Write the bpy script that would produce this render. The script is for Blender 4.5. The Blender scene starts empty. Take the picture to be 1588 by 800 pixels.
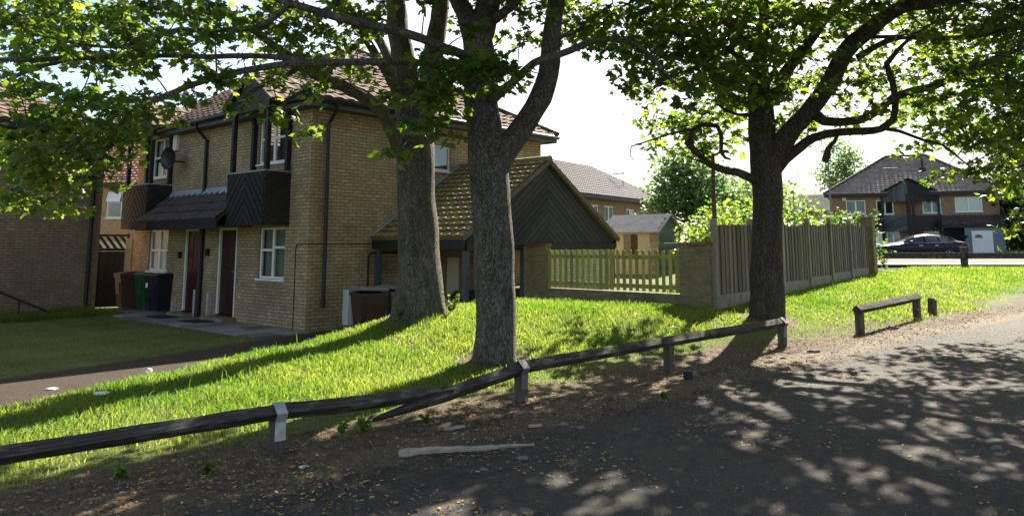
import bpy, bmesh, math, random
import numpy as np
from mathutils import Vector, Matrix, noise as mnoise

random.seed(11)
R = np.random.default_rng(7)
SC = bpy.context.scene
COL = SC.collection

# ------------------------------------------------------------------ camera model
W0, H0 = 1588.0, 800.0
FPX, CX, CY, HOR, EYE = 1180.0, 794.0, 215.0, 378.0, 1.6
PIT = math.atan((HOR - CY) / FPX)
cp, sp = math.cos(PIT), math.sin(PIT)

def at(px, py, Y):
    """world point at forward distance Y seen along a direction measured on the survey photograph"""
    u = (px - CX) / FPX; v = -(py - CY) / FPX
    d = (u, cp - sp * v, sp + cp * v)
    k = Y / d[1]
    return Vector((d[0] * k, Y, EYE + d[2] * k))

def proj(P):
    x, y, z = P[..., 0], P[..., 1], P[..., 2] - EYE
    dpt = y * cp + z * sp
    return CX + FPX * x / dpt, CY - FPX * (-y * sp + z * cp) / dpt

# ------------------------------------------------------------------ terrain
FO = np.array([-1.84, 5.9]); FS = np.array([.734, .679]); FN = np.array([-.679, .734])
HC = np.array([-4.33, 16.32]); HX = np.array([.747, -.665]); HY = np.array([.665, .747])
HROT = math.atan2(HX[1], HX[0])

def sm(t):
    t = np.clip(t, 0, 1)
    return t * t * (3 - 2 * t)

def sd(x, y):
    rx, ry = x - FO[0], y - FO[1]
    return rx * FS[0] + ry * FS[1], rx * FN[0] + ry * FN[1]

def hl(x, y):
    rx, ry = x - HC[0], y - HC[1]
    return rx * HX[0] + ry * HX[1], rx * HY[0] + ry * HY[1]

def HW(x, y, z=0.0):
    return Vector((HC[0] + x * HX[0] + y * HY[0], HC[1] + x * HX[1] + y * HY[1], z))

def edge_d(s):
    return np.interp(s, [-12, -5, -1, .1, 1.45, 3.65, 4.93, 7, 9.2], [3.2, 3.7, 4.3, 4.7, 5.3, 5.95, 6.2, 6.3, 6.2])

def road_d(s):
    return np.interp(s, [-12, -5, 0, 9, 11, 15.6, 20, 30], [-.45, -.3, -.3, -.48, -.55, -1.15, -2.8, -9])

def gz(x, y):
    x = np.asarray(x, float); y = np.asarray(y, float)
    s, d = sd(x, y)
    b = np.interp(s, [0, 3, 5.2, 8.2, 10.3, 13.6, 18, 24, 28, 60, 90], [0, .03, .05, .1, .13, .2, .42, .75, .78, .76, .95])
    m = np.interp(s, [-6, -1, 0, 1.5, 3.6, 4.9, 7, 9, 9.8, 12, 19.7, 24, 30, 60, 90], [-.02, 0, .03, .09, .22, .48, .54, .45, .42, .5, .72, .78, .8, .78, .95])
    D = np.interp(s, [0, 5, 9, 12], [4.0, 4.6, 2.2, 2.4])
    z = b + (m - b) * sm(d / D)
    e = edge_d(s)
    low = sm((d - (e - 1.0)) / 1.2) * sm((9.5 - s) / .35)
    z = z * (1 - low) - .23 * low
    bump = np.sin(x * 1.9 + 1.3 * np.sin(y * .8)) * np.sin(y * 1.6 + x * .4) * .014 + np.sin(x * 5.1 + y * 2.2) * np.sin(y * 4.3 - x) * .006
    grass = sm((d - .1) / 1.2)
    near = sm((60 - y) / 40)
    z = z + bump * near * (.25 + .75 * grass) * (1 - low)
    return z

def gzf(x, y):
    return float(gz(np.array([x]), np.array([y]))[0])

# ------------------------------------------------------------------ object helpers
def tag(o, label=None, cat=None, group=None, kind=None):
    if label: o['label'] = label
    if cat: o['category'] = cat
    if group: o['group'] = group
    if kind: o['kind'] = kind
    return o

def thing(name, label, cat, loc=(0, 0, 0), rotz=0.0, group=None):
    o = bpy.data.objects.new(name, None)
    o.empty_display_size = .2
    COL.objects.link(o)
    o.location = loc; o.rotation_euler = (0, 0, rotz)
    return tag(o, label, cat, group)

def copy_tree(o, parent=None):
    c = o.copy(); COL.objects.link(c)
    if parent: c.parent = parent
    for ch in [k for k in o.children]:
        copy_tree(ch, c)
    return c

class MB:
    def __init__(self):
        self.v = []; self.f = []; self.t = []; self.tone = .5
    def rt(self, k=1.0):
        self.tone = .5 + (random.random() - .5) * k
        return self
    def poly(self, pts):
        i = len(self.v)
        self.v += [tuple(p) for p in pts]
        self.f.append(tuple(range(i, i + len(pts)))); self.t.append(self.tone)
    def prism(self, pts, vec):
        """closed prism: polygon pts (3D, counter-clockwise seen from +vec side) pushed along vec"""
        n = len(pts); i = len(self.v); vec = Vector(vec)
        a = [Vector(p) for p in pts]
        self.v += [tuple(p) for p in a] + [tuple(p + vec) for p in a]
        self.f.append(tuple(range(i + n, i + 2 * n))); self.f.append(tuple(range(i + n - 1, i - 1, -1)))
        self.t += [self.tone] * 2
        for k in range(n):
            q = (k + 1) % n
            self.f.append((i + k, i + q, i + n + q, i + n + k)); self.t.append(self.tone)
    def box(self, x0, x1, y0, y1, z0, z1):
        self.prism([(x0, y0, z0), (x1, y0, z0), (x1, y1, z0), (x0, y1, z0)], (0, 0, z1 - z0))
    def beam(self, p0, p1, w, h, up=(0, 0, 1), roll=0.0):
        p0 = Vector(p0); p1 = Vector(p1); d = (p1 - p0).normalized(); up = Vector(up)
        sx = d.cross(up).normalized(); uz = sx.cross(d).normalized()
        if roll:
            c, s = math.cos(roll), math.sin(roll)
            sx, uz = sx * c + uz * s, uz * c - sx * s
        q = [p0 - sx * w / 2 - uz * h / 2, p0 + sx * w / 2 - uz * h / 2, p0 + sx * w / 2 + uz * h / 2, p0 - sx * w / 2 + uz * h / 2]
        self.prism(q, p1 - p0)
    def tube(self, path, radii, n=10, caps=True, wob=0.0, flare=0.0, seed=0.0):
        P = [Vector(p) for p in path]
        if len(P) < 2: return
        base = len(self.v); prev = None
        for k, p in enumerate(P):
            d = (P[min(k + 1, len(P) - 1)] - P[max(k - 1, 0)]).normalized()
            if prev is None:
                a = Vector((1, 0, 0)) if abs(d.x) < .8 else Vector((0, 1, 0))
                prev = (a - d * a.dot(d)).normalized()
            else:
                prev = (prev - d * prev.dot(d)).normalized()
            b = d.cross(prev)
            r = radii[k] if hasattr(radii, '__len__') else radii
            for j in range(n):
                an = 2 * math.pi * j / n
                rr = r
                if wob:
                    dirv = prev * math.cos(an) + b * math.sin(an)
                    rr *= 1 + wob * mnoise.noise((p * .9 / max(r, .05) * .35) + dirv * 1.3 + Vector((seed, 0, 0)))
                if flare:
                    h = (p - P[0]).length
                    rr *= 1 + flare * math.exp(-h / .30) * (.55 + .45 * math.cos(5 * an + seed + 1.5 * math.sin(2 * an + seed)))
                self.v.append(tuple(p + prev * (rr * math.cos(an)) + b * (rr * math.sin(an))))
        for k in range(len(P) - 1):
            for j in range(n):
                q = (j + 1) % n
                self.f.append((base + k * n + j, base + k * n + q, base + (k + 1) * n + q, base + (k + 1) * n + j)); self.t.append(self.tone)
        if caps:
            self.f.append(tuple(base + j for j in range(n - 1, -1, -1))); self.t.append(self.tone)
            e = base + (len(P) - 1) * n
            self.f.append(tuple(e + j for j in range(n))); self.t.append(self.tone)
    def lathe(self, prof, n=16, c=(0, 0, 0), axis='z'):
        base = len(self.v); m = len(prof)
        for (r, h) in prof:
            for j in range(n):
                a = 2 * math.pi * j / n
                x, y = r * math.cos(a), r * math.sin(a)
                p = (x, y, h) if axis == 'z' else ((x, h, y) if axis == 'y' else (h, x, y))
                self.v.append((p[0] + c[0], p[1] + c[1], p[2] + c[2]))
        for k in range(m - 1):
            for j in range(n):
                q = (j + 1) % n
                self.f.append((base + k * n + j, base + k * n + q, base + (k + 1) * n + q, base + (k + 1) * n + j)); self.t.append(self.tone)
        self.f.append(tuple(base + j for j in range(n))); self.f.append(tuple(base + (m - 1) * n + j for j in range(n))); self.t += [self.tone] * 2
    def build(self, name, mat, parent=None, smooth=False, bevel=0.0, recalc=True):
        me = bpy.data.meshes.new(name)
        me.from_pydata(self.v, [], self.f)
        at_ = me.attributes.new('tone', 'FLOAT', 'FACE')
        at_.data.foreach_set('value', np.array(self.t, np.float32))
        if recalc:
            bm = bmesh.new(); bm.from_mesh(me)
            bmesh.ops.recalc_face_normals(bm, faces=bm.faces)
            bm.to_mesh(me); bm.free()
        boxuv(me)
        me.materials.append(mat)
        if smooth:
            me.polygons.foreach_set('use_smooth', [True] * len(me.polygons))
        o = bpy.data.objects.new(name, me); COL.objects.link(o)
        if parent: o.parent = parent
        if bevel:
            m = o.modifiers.new('edge', 'BEVEL'); m.width = bevel; m.segments = 2; m.limit_method = 'ANGLE'; m.angle_limit = math.radians(40)
        return o

def boxuv(me):
    n = len(me.loops)
    if not n: return
    uv = me.uv_layers.new(name='UVMap')
    co = np.empty(len(me.vertices) * 3, np.float32); me.vertices.foreach_get('co', co); co = co.reshape(-1, 3)
    li = np.empty(n, np.int32); me.loops.foreach_get('vertex_index', li)
    nr = np.empty(len(me.polygons) * 3, np.float32); me.polygons.foreach_get('normal', nr); nr = np.abs(nr.reshape(-1, 3))
    lt = np.empty(len(me.polygons), np.int32); me.polygons.foreach_get('loop_total', lt)
    ln = np.repeat(nr, lt, axis=0); c = co[li]
    u = np.where(ln[:, 2] > .72, c[:, 0], np.where(ln[:, 0] > ln[:, 1], c[:, 1], c[:, 0]))
    v = np.where(ln[:, 2] > .72, c[:, 1], c[:, 2])
    uv.data.foreach_set('uv', np.stack([u, v], 1).astype(np.float32).ravel())

def clip_half(poly, nx, ny, c):
    """keep points with nx*x+ny*y <= c"""
    out = []
    for i in range(len(poly)):
        a, b = poly[i], poly[(i + 1) % len(poly)]
        da, db = nx * a[0] + ny * a[1] - c, nx * b[0] + ny * b[1] - c
        if da <= 0: out.append(a)
        if (da < 0 < db) or (db < 0 < da):
            t = da / (da - db)
            out.append((a[0] + t * (b[0] - a[0]), a[1] + t * (b[1] - a[1])))
    return out

def planks(mb, poly, ang, width, gap, O, U, V, thick, jit=.004):
    """boards running at angle ang (in the U,V plane) clipped to a convex polygon, pushed out along UxV"""
    O, U, V = Vector(O), Vector(U), Vector(V); N = U.cross(V).normalized()
    nx, ny = -math.sin(ang), math.cos(ang)
    ks = [nx * p[0] + ny * p[1] for p in poly]
    k = min(ks) - width * .4
    while k < max(ks):
        q = clip_half(poly, nx, ny, k + width - gap)
        if len(q) > 2: q = clip_half(q, -nx, -ny, -k)
        if len(q) > 2:
            mb.rt()
            off = N * random.uniform(0, jit)
            mb.prism([O + U * a + V * b + off for a, b in q], N * thick)
        k += width
    return mb

def tiles(poly, O, U, V, tw=.3, course=.32, amp=.022, step=.028, per=6, sag=0.0):
    """one mesh of interlocking tiles laid in courses over a polygon of a roof slope; returns MB"""
    O, U, V = Vector(O), Vector(U).normalized(), Vector(V).normalized(); N = U.cross(V).normalized()
    u0, u1 = min(p[0] for p in poly), max(p[0] for p in poly)
    v0, v1 = min(p[1] for p in poly), max(p[1] for p in poly)
    du = tw / per; nu = int((u1 - u0) / du) + 2; nv = int((v1 - v0) / course) + 1
    bm = bmesh.new(); lay = bm.faces.layers.float.new('tone')
    def prof(u):
        x = (u / tw) % 1.0
        return amp * (0.0 if x < .3 else math.sin(math.pi * (x - .3) / .7) ** .8)
    for r in range(nv):
        va, vb = v0 + r * course, v0 + (r + 1) * course + .02
        lo, up, dn = [], [], []
        for i in range(nu):
            u = u0 + i * du; h = prof(u)
            j = mnoise.noise(Vector((u * .7, r * .9, 3.1))) * .006
            lo.append(bm.verts.new((u, va, h + step + j))); up.append(bm.verts.new((u, vb, h * .9 + j))); dn.append(bm.verts.new((u, va, 0)))
        for i in range(nu - 1):
            f = bm.faces.new((lo[i], lo[i + 1], up[i + 1], up[i])); tid = int((u0 + i * du) / tw + 100) * 7.13 + r * 3.7
            tv = math.sin(tid * 12.9898) * 43758.5453; tv -= math.floor(tv)
            f[lay] = tv
            g = bm.faces.new((dn[i], dn[i + 1], lo[i + 1], lo[i])); g[lay] = tv
    a = 0.0
    n = len(poly)
    for i in range(n):
        p, q = poly[i], poly[(i + 1) % n]
        a += p[0] * q[1] - p[1] * q[0]
    for i in range(n):
        p, q = poly[i], poly[(i + 1) % n]
        nx, ny = (q[1] - p[1]), -(q[0] - p[0])
        if a < 0: nx, ny = -nx, -ny
        bmesh.ops.bisect_plane(bm, geom=bm.verts[:] + bm.edges[:] + bm.faces[:], plane_co=(p[0], p[1], 0), plane_no=(nx, ny, 0), clear_outer=True)
    mb = MB()
    for v in bm.verts: v.index = -1
    bm.verts.index_update()
    mb.v = [tuple(O + U * v.co.x + V * v.co.y + N * v.co.z) for v in bm.verts]
    for f in bm.faces:
        mb.f.append(tuple(v.index for v in f.verts)); mb.t.append(f[lay])
    bm.free()
    mb.tone = .5
    mb.prism([O + U * p[0] + V * p[1] - N * .06 for p in (poly if a > 0 else poly[::-1])], N * .05)
    return mb

def wall_open(mb, x0, x1, z0, z1, opens, axis='x', at_=0.0, reveal=.11, out=-1):
    """a wall face with rectangular openings and their reveals. axis x: lies in XZ at y=at_, outer side towards out*y"""
    xs = sorted(set([x0, x1] + [o[0] for o in opens] + [o[1] for o in opens]))
    zs = sorted(set([z0, z1] + [o[2] for o in opens] + [o[3] for o in opens]))
    def P(a, z, dep=0.0):
        return (a, at_ - out * dep, z) if axis == 'x' else (at_ - out * dep, a, z)
    for i in range(len(xs) - 1):
        for j in range(len(zs) - 1):
            cx, cz = (xs[i] + xs[i + 1]) / 2, (zs[j] + zs[j + 1]) / 2
            if any(o[0] < cx < o[1] and o[2] < cz < o[3] for o in opens): continue
            mb.poly([P(xs[i], zs[j]), P(xs[i + 1], zs[j]), P(xs[i + 1], zs[j + 1]), P(xs[i], zs[j + 1])])
    for a, b, c, d in opens:
        mb.poly([P(a, c), P(b, c), P(b, c, reveal), P(a, c, reveal)])
        mb.poly([P(a, d), P(b, d), P(b, d, reveal), P(a, d, reveal)])
        mb.poly([P(a, c), P(a, d), P(a, d, reveal), P(a, c, reveal)])
        mb.poly([P(b, c), P(b, d), P(b, d, reveal), P(b, c, reveal)])

# ------------------------------------------------------------------ materials
def nt(name):
    m = bpy.data.materials.new(name); m.use_nodes = True
    t = m.node_tree; t.nodes.clear()
    out = t.nodes.new('ShaderNodeOutputMaterial')
    return m, t, out

def N(t, typ, **kw):
    n = t.nodes.new(typ)
    for k, v in kw.items():
        if k == 'ins':
            for a, b in v.items(): n.inputs[a].default_value = b
        else: setattr(n, k, v)
    return n

def c4(c): return (c[0], c[1], c[2], 1.0)

def mixc(t, fac, a, b, mode='MIX'):
    n = t.nodes.new('ShaderNodeMix'); n.data_type = 'RGBA'; n.blend_type = mode
    for sock, val in ((n.inputs[0], fac), (n.inputs[6], a), (n.inputs[7], b)):
        if isinstance(val, (int, float)): sock.default_value = val
        elif isinstance(val, tuple): sock.default_value = c4(val)
        else: t.links.new(val, sock)
    return n.outputs[2]

def math_(t, op, a, b=None, c=None):
    n = t.nodes.new('ShaderNodeMath'); n.operation = op
    for i, v in enumerate((a, b, c)):
        if v is None: continue
        if isinstance(v, (int, float)): n.inputs[i].default_value = v
        else: t.links.new(v, n.inputs[i])
    return n.outputs[0]

def ramp(t, fac, stops):
    n = t.nodes.new('ShaderNodeValToRGB'); cr = n.color_ramp
    while len(cr.elements) < len(stops): cr.elements.new(.5)
    for e, (p, c) in zip(cr.elements, stops):
        e.position = p; e.color = c4(c) if isinstance(c, tuple) else (c, c, c, 1)
    t.links.new(fac, n.inputs[0])
    return n.outputs[0]

def noise_(t, vec, scale, detail=5, rough=.6, stretch=None):
    if stretch:
        mp = t.nodes.new('ShaderNodeMapping'); mp.inputs['Scale'].default_value = stretch
        t.links.new(vec, mp.inputs[0]); vec = mp.outputs[0]
    n = t.nodes.new('ShaderNodeTexNoise'); n.inputs['Scale'].default_value = scale
    n.inputs['Detail'].default_value = detail; n.inputs['Roughness'].default_value = rough
    t.links.new(vec, n.inputs['Vector'])
    return n.outputs['Fac']

def attr(t, name='tone'):
    n = t.nodes.new('ShaderNodeAttribute'); n.attribute_name = name
    return n.outputs['Fac']

def bump_(t, h, strength=.4, dist=.02):
    n = t.nodes.new('ShaderNodeBump'); n.inputs['Strength'].default_value = strength; n.inputs['Distance'].default_value = dist
    t.links.new(h, n.inputs['Height'])
    return n.outputs[0]

def pbsdf(t, out, col, rough=.8, bump=None, metal=0.0, spec=.4, coat=0.0):
    p = t.nodes.new('ShaderNodeBsdfPrincipled')
    if isinstance(col, tuple): p.inputs['Base Color'].default_value = c4(col)
    else: t.links.new(col, p.inputs['Base Color'])
    if isinstance(rough, (int, float)): p.inputs['Roughness'].default_value = rough
    else: t.links.new(rough, p.inputs['Roughness'])
    p.inputs['Metallic'].default_value = metal
    p.inputs['Specular IOR Level'].default_value = spec
    p.inputs['Coat Weight'].default_value = coat
    if bump is not None: t.links.new(bump, p.inputs['Normal'])
    t.links.new(p.outputs[0], out.inputs[0])
    return p

def obc(t):
    return t.nodes.new('ShaderNodeTexCoord').outputs['Object']

def grain_mat(name, c1, c2, wear, moss=None):
    m, t, out = nt(name)
    v = obc(t)
    r = t.nodes.new('ShaderNodeMapping'); r.inputs['Rotation'].default_value = (0, 0, -math.atan2(.679, .734)); t.links.new(v, r.inputs[0])
    g1 = noise_(t, r.outputs[0], 3, 7, .7, (.5, 14, 14)); g2 = noise_(t, r.outputs[0], 2.2, 7, .75, (1.2, 5, 5)); g3 = noise_(t, v, 2.3, 6, .7)
    col = ramp(t, g1, [(.32, c2), (.62, c1), (.8, wear)])
    col = mixc(t, math_(t, 'MULTIPLY', ramp(t, g2, [(.52, 0.0), (.66, 1.0)]), .75), col, wear)
    if moss: col = mixc(t, ramp(t, g3, [(.54, 0.0), (.62, 1.0)]), col, moss)
    pbsdf(t, out, col, .9, bump_(t, math_(t, 'ADD', g1, g2), 1.0, .03), 0, .2)
    return m

def M(name, c1, c2=None, scale=6, rough=.8, bump=.25, bdist=.01, tone=.35, metal=0.0, spec=.35, stretch=None, bscale=None, coat=0.0, c3=None, c3scale=2.0, c3lo=.55, c3hi=.68):
    m, t, out = nt(name)
    v = obc(t)
    n1 = noise_(t, v, scale, 6, .6, stretch)
    c2 = c2 or tuple(x * .72 for x in c1)
    col = ramp(t, n1, [(.3, c2), (.7, c1)])
    if c3:
        n3 = noise_(t, v, c3scale, 5, .65)
        col = mixc(t, ramp(t, n3, [(c3lo, 0.0), (c3hi, 1.0)]), col, c3)
    if tone:
        tv = math_(t, 'MULTIPLY_ADD', attr(t), tone * 2, 1 - tone)
        cmb = t.nodes.new('ShaderNodeCombineColor')
        for i in range(3): t.links.new(tv, cmb.inputs[i])
        col = mixc(t, 1.0, col, cmb.outputs[0], 'MULTIPLY')
    b = None
    if bump:
        b = bump_(t, noise_(t, v, bscale or scale * 4, 5, .7, stretch), bump, bdist)
    pbsdf(t, out, col, rough, b, metal, spec, coat)
    return m

def brick_mat(name, c1, c2, mortar, stain=.5, grime=(.05, .045, .03)):
    m, t, out = nt(name)
    uv = t.nodes.new('ShaderNodeUVMap').outputs[0]
    br = N(t, 'ShaderNodeTexBrick', offset=.5, ins={'Scale': 1.0, 'Mortar Size': .012, 'Mortar Smooth': .2, 'Bias': 0.0, 'Brick Width': .225, 'Row Height': .075})
    t.links.new(uv, br.inputs['Vector'])
    br.inputs['Color1'].default_value = c4(c1); br.inputs['Color2'].default_value = c4(c2); br.inputs['Mortar'].default_value = c4(mortar)
    n1 = noise_(t, uv, 3.0, 6, .7)
    n2 = noise_(t, uv, .55, 5, .65)
    nb = noise_(t, uv, 6.0, 3, .5, (1.0, 3.2, 1))
    col = mixc(t, ramp(t, nb, [(.38, 1.0), (.62, 0.0)]), br.outputs['Color'], tuple(x * .62 for x in c2))
    col = mixc(t, .55, br.outputs['Color'], col)
    mult = ramp(t, n1, [(.25, .72), (.75, 1.12)])
    col = mixc(t, 1.0, col, mult, 'MULTIPLY')
    st = math_(t, 'MULTIPLY', ramp(t, n2, [(.5, 0.0), (.74, 1.0)]), stain)
    col = mixc(t, st, col, grime)
    fine = noise_(t, uv, 70, 4, .7)
    h = math_(t, 'SUBTRACT', math_(t, 'MULTIPLY', fine, .35), br.outputs['Fac'])
    pbsdf(t, out, col, .9, bump_(t, h, .7, .012), 0, .25)
    return m

def tile_mat(name, c1, c2, moss=None, mlo=.5, mhi=.62):
    m, t, out = nt(name)
    v = obc(t)
    tn = attr(t)
    col = ramp(t, tn, [(.0, c2), (1.0, c1)])
    n1 = noise_(t, v, 9, 6, .7)
    col = mixc(t, 1.0, col, ramp(t, n1, [(.25, .6), (.75, 1.2)]), 'MULTIPLY')
    if moss:
        n2 = noise_(t, v, 3.2, 7, .72)
        col = mixc(t, ramp(t, n2, [(mlo, 0.0), (mhi, 1.0)]), col, moss)
    pbsdf(t, out, col, .85, bump_(t, noise_(t, v, 45, 5, .7), .5, .012), 0, .3)
    return m

def leaf_mat(name, ca, cb, ta, tb, trans=.45, rough=.45):
    m, t, out = nt(name)
    tn = attr(t)
    v = obc(t)
    col = ramp(t, tn, [(0.0, ca), (1.0, cb)])
    tc = ramp(t, tn, [(0.0, ta), (1.0, tb)])
    p = t.nodes.new('ShaderNodeBsdfPrincipled')
    t.links.new(col, p.inputs['Base Color']); p.inputs['Roughness'].default_value = rough; p.inputs['Specular IOR Level'].default_value = .3
    tr = t.nodes.new('ShaderNodeBsdfTranslucent'); t.links.new(tc, tr.inputs[0])
    mx = t.nodes.new('ShaderNodeMixShader'); mx.inputs[0].default_value = trans
    t.links.new(p.outputs[0], mx.inputs[1]); t.links.new(tr.outputs[0], mx.inputs[2]); t.links.new(mx.outputs[0], out.inputs[0])
    return m

def bark_mat(name, c1, c2, moss=(.10, .11, .04)):
    m, t, out = nt(name)
    v = obc(t)
    n1 = noise_(t, v, 7, 8, .75, (1, 1, .28))
    n2 = noise_(t, v, 1.6, 5, .6)
    vo = t.nodes.new('ShaderNodeTexVoronoi'); vo.feature = 'DISTANCE_TO_EDGE'; vo.inputs['Scale'].default_value = 30
    mp = t.nodes.new('ShaderNodeMapping'); mp.inputs['Scale'].default_value = (1, 1, .13)
    nv = t.nodes.new('ShaderNodeVectorMath'); nv.operation = 'MULTIPLY_ADD'
    nz = t.nodes.new('ShaderNodeTexNoise'); nz.inputs['Scale'].default_value = 7
    t.links.new(v, nz.inputs['Vector']); t.links.new(nz.outputs['Color'], nv.inputs[0]); nv.inputs[1].default_value = (.2, .2, .25); t.links.new(v, nv.inputs[2])
    t.links.new(nv.outputs[0], mp.inputs[0]); t.links.new(mp.outputs[0], vo.inputs['Vector'])
    crack = ramp(t, vo.outputs['Distance'], [(0.0, 0.0), (.12, 1.0)])
    col = ramp(t, n1, [(.3, c2), (.72, c1)])
    col = mixc(t, math_(t, 'MULTIPLY', ramp(t, n2, [(.5, 0.0), (.68, 1.0)]), .5), col, moss)
    col = mixc(t, math_(t, 'MULTIPLY', math_(t, 'SUBTRACT', 1.0, crack), .3), col, tuple(x * .4 for x in c2))
    n3 = noise_(t, v, 22, 6, .75)
    col = mixc(t, math_(t, 'MULTIPLY', ramp(t, n3, [(.58, 0.0), (.66, 1.0)]), .6), col, tuple(min(x * 1.7, .5) for x in c1))
    h = math_(t, 'ADD', math_(t, 'MULTIPLY', crack, .6), n1)
    pbsdf(t, out, col, .92, bump_(t, h, 1.0, .05), 0, .2)
    return m

def glass_mat(name, refl=.08, tint=(.02, .025, .03)):
    m, t, out = nt(name)
    g = N(t, 'ShaderNodeBsdfGlossy'); g.inputs['Roughness'].default_value = .02; g.inputs['Color'].default_value = (.9, .95, 1, 1)
    tr = N(t, 'ShaderNodeBsdfTransparent'); tr.inputs['Color'].default_value = (.8, .85, .85, 1)
    mx = t.nodes.new('ShaderNodeMixShader'); mx.inputs[0].default_value = refl
    t.links.new(tr.outputs[0], mx.inputs[1]); t.links.new(g.outputs[0], mx.inputs[2]); t.links.new(mx.outputs[0], out.inputs[0])
    return m

MAT = {}
MAT['buff'] = brick_mat('buff_brick', (.55, .42, .25), (.40, .295, .165), (.23, .185, .125), .6)
MAT['buffold'] = brick_mat('weathered_buff_brick', (.34, .27, .15), (.25, .19, .10), (.24, .21, .15), .7, (.06, .065, .03))
MAT['red'] = brick_mat('red_brick', (.34, .13, .065), (.25, .09, .045), (.25, .2, .15), .3)
MAT['orange'] = brick_mat('orange_brick', (.62, .34, .17), (.50, .25, .11), (.45, .34, .22), .15)
MAT['leftbrick'] = brick_mat('brown_brick', (.36, .245, .14), (.28, .19, .105), (.16, .125, .085), .4)
MAT['farbrick'] = brick_mat('far_brown_brick', (.45, .26, .14), (.35, .19, .10), (.28, .21, .15), .2)
MAT['pale'] = brick_mat('pale_painted_brick', (.72, .70, .62), (.65, .62, .55), (.45, .44, .4), .25, (.3, .28, .2))
MAT['tile'] = tile_mat('brown_tile', (.21, .135, .085), (.135, .085, .058), (.10, .09, .045), .58, .75)
MAT['tiled'] = tile_mat('dark_tile', (.095, .07, .06), (.06, .045, .04))
MAT['mosstile'] = tile_mat('mossy_tile', (.25, .17, .10), (.14, .10, .06), (.20, .185, .045), .46, .56)
MAT['greytile'] = tile_mat('grey_tile', (.15, .13, .125), (.105, .09, .088))
MAT['browntile'] = tile_mat('grey_brown_tile', (.32, .26, .215), (.21, .165, .135))
MAT['redtile'] = tile_mat('red_tile', (.36, .17, .12), (.26, .115, .08))
MAT['lead'] = M('lead_flashing', (.33, .37, .42), (.24, .27, .31), 5, .5, .15, metal=0.2)
MAT['black'] = M('black_stained_wood', (.022, .020, .022), (.012, .011, .012), 8, .55, .3, stretch=(1, 1, 1), c3=(.10, .085, .08), c3scale=9, c3lo=.66, c3hi=.74)
MAT['skylitboard'] = M('skylit_backing_board', (.42, .38, .36), (.10, .085, .08), 3, .8, .2)  # pale backing stands in for sky light on the board edges
MAT['blackpl'] = M('black_plastic', (.018, .018, .02), (.012, .012, .013), 8, .4, 0, tone=0)
MAT['slatewood'] = M('grey_stained_wood', (.048, .047, .052), (.028, .028, .031), 7, .8, .3, stretch=(1, 4, 1), tone=.3)
MAT['fascia'] = M('brown_fascia', (.075, .04, .03), (.05, .028, .022), 6, .6, .2)
MAT['white'] = M('white_frame', (.80, .80, .78), (.72, .72, .69), 4, .4, 0, tone=0)
MAT['cream'] = M('cream_door_frame', (.78, .76, .64), (.68, .66, .55), 4, .5, .1, tone=0)
MAT['maroon'] = M('maroon_paint', (.050, .010, .015), (.042, .008, .012), 4, .35, .05, tone=0)
MAT['darkdoor'] = M('dark_brown_paint', (.035, .016, .016), (.026, .012, .012), 4, .35, .05, tone=0)
MAT['glass'] = glass_mat('window_glass')
MAT['curtain'] = M('net_curtain', (.78, .79, .79), (.55, .57, .58), 16, .9, .3, stretch=(3, 3, .15), tone=0)
MAT['blind'] = M('pale_blind', (.42, .40, .33), (.34, .32, .26), 10, .9, .2, stretch=(4, 4, .2), tone=0)
MAT['glass_sky'] = glass_mat('sky_reflecting_glass', .6)
MAT['dark'] = M('dark_interior', (.015, .015, .016), None, 3, .9, 0, tone=0)
MAT['concrete'] = M('concrete', (.30, .275, .215), (.20, .185, .14), 7, .9, .4, c3=(.17, .17, .09), c3scale=3)
MAT['kerbstone'] = M('paving_concrete', (.22, .205, .18), (.14, .13, .11), 3, .9, .4)
MAT['fencewood'] = M('grey_fence_wood', (.21, .185, .15), (.125, .108, .085), 5, .9, .35, stretch=(6, 6, .6), tone=.4, c3=(.15, .14, .08), c3scale=2.5)
MAT['fenceold'] = M('worn_fence_wood', (.27, .24, .18), (.19, .17, .125), 5, .9, .35, stretch=(6, 6, .6), tone=.45)
MAT['picket'] = M('mossy_green_wood', (.36, .33, .10), (.23, .225, .06), 5, .9, .3, stretch=(5, 5, .8), tone=.25)
MAT['railwood'] = grain_mat('dark_weathered_rail', (.095, .080, .068), (.024, .020, .018), (.27, .24, .205))
MAT['mossrail'] = grain_mat('mossy_weathered_rail', (.095, .08, .066), (.024, .02, .018), (.26, .23, .19), (.20, .19, .05))
MAT['postwood'] = M('old_post_wood', (.12, .095, .075), (.05, .042, .036), 9, .9, .5, stretch=(3, 3, .5), tone=.2, c3=(.25, .23, .2), c3scale=11, c3lo=.62)
MAT['strap'] = M('galvanised_strap', (.62, .62, .60), (.40, .39, .37), 12, .5, .2, metal=.5, tone=0)
MAT['strapdull'] = M('rusted_strap', (.20, .19, .18), (.11, .10, .095), 12, .6, .2, metal=.3, tone=0)
MAT['rawwood'] = M('split_raw_wood', (.52, .36, .22), (.33, .21, .12), 8, .85, .5, stretch=(1, 1, 1), tone=.3)
MAT['greywood'] = M('bleached_wood', (.40, .34, .27), (.24, .19, .15), 9, .9, .5, tone=.2)
MAT['felt'] = M('grey_roof_felt', (.40, .385, .37), (.28, .27, .26), 5, .9, .3, c3=(.2, .19, .17), c3scale=2.5)
MAT['shedwood'] = M('pale_shed_board', (.62, .53, .42), (.52, .44, .34), 4, .8, .2, stretch=(1, 1, 6))
MAT['shedgreen'] = M('green_shed_board', (.085, .11, .085), (.06, .08, .06), 4, .8, .3)
MAT['binbrown'] = M('brown_plastic', (.075, .04, .022), (.055, .03, .017), 4, .5, .08, tone=0)
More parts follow.
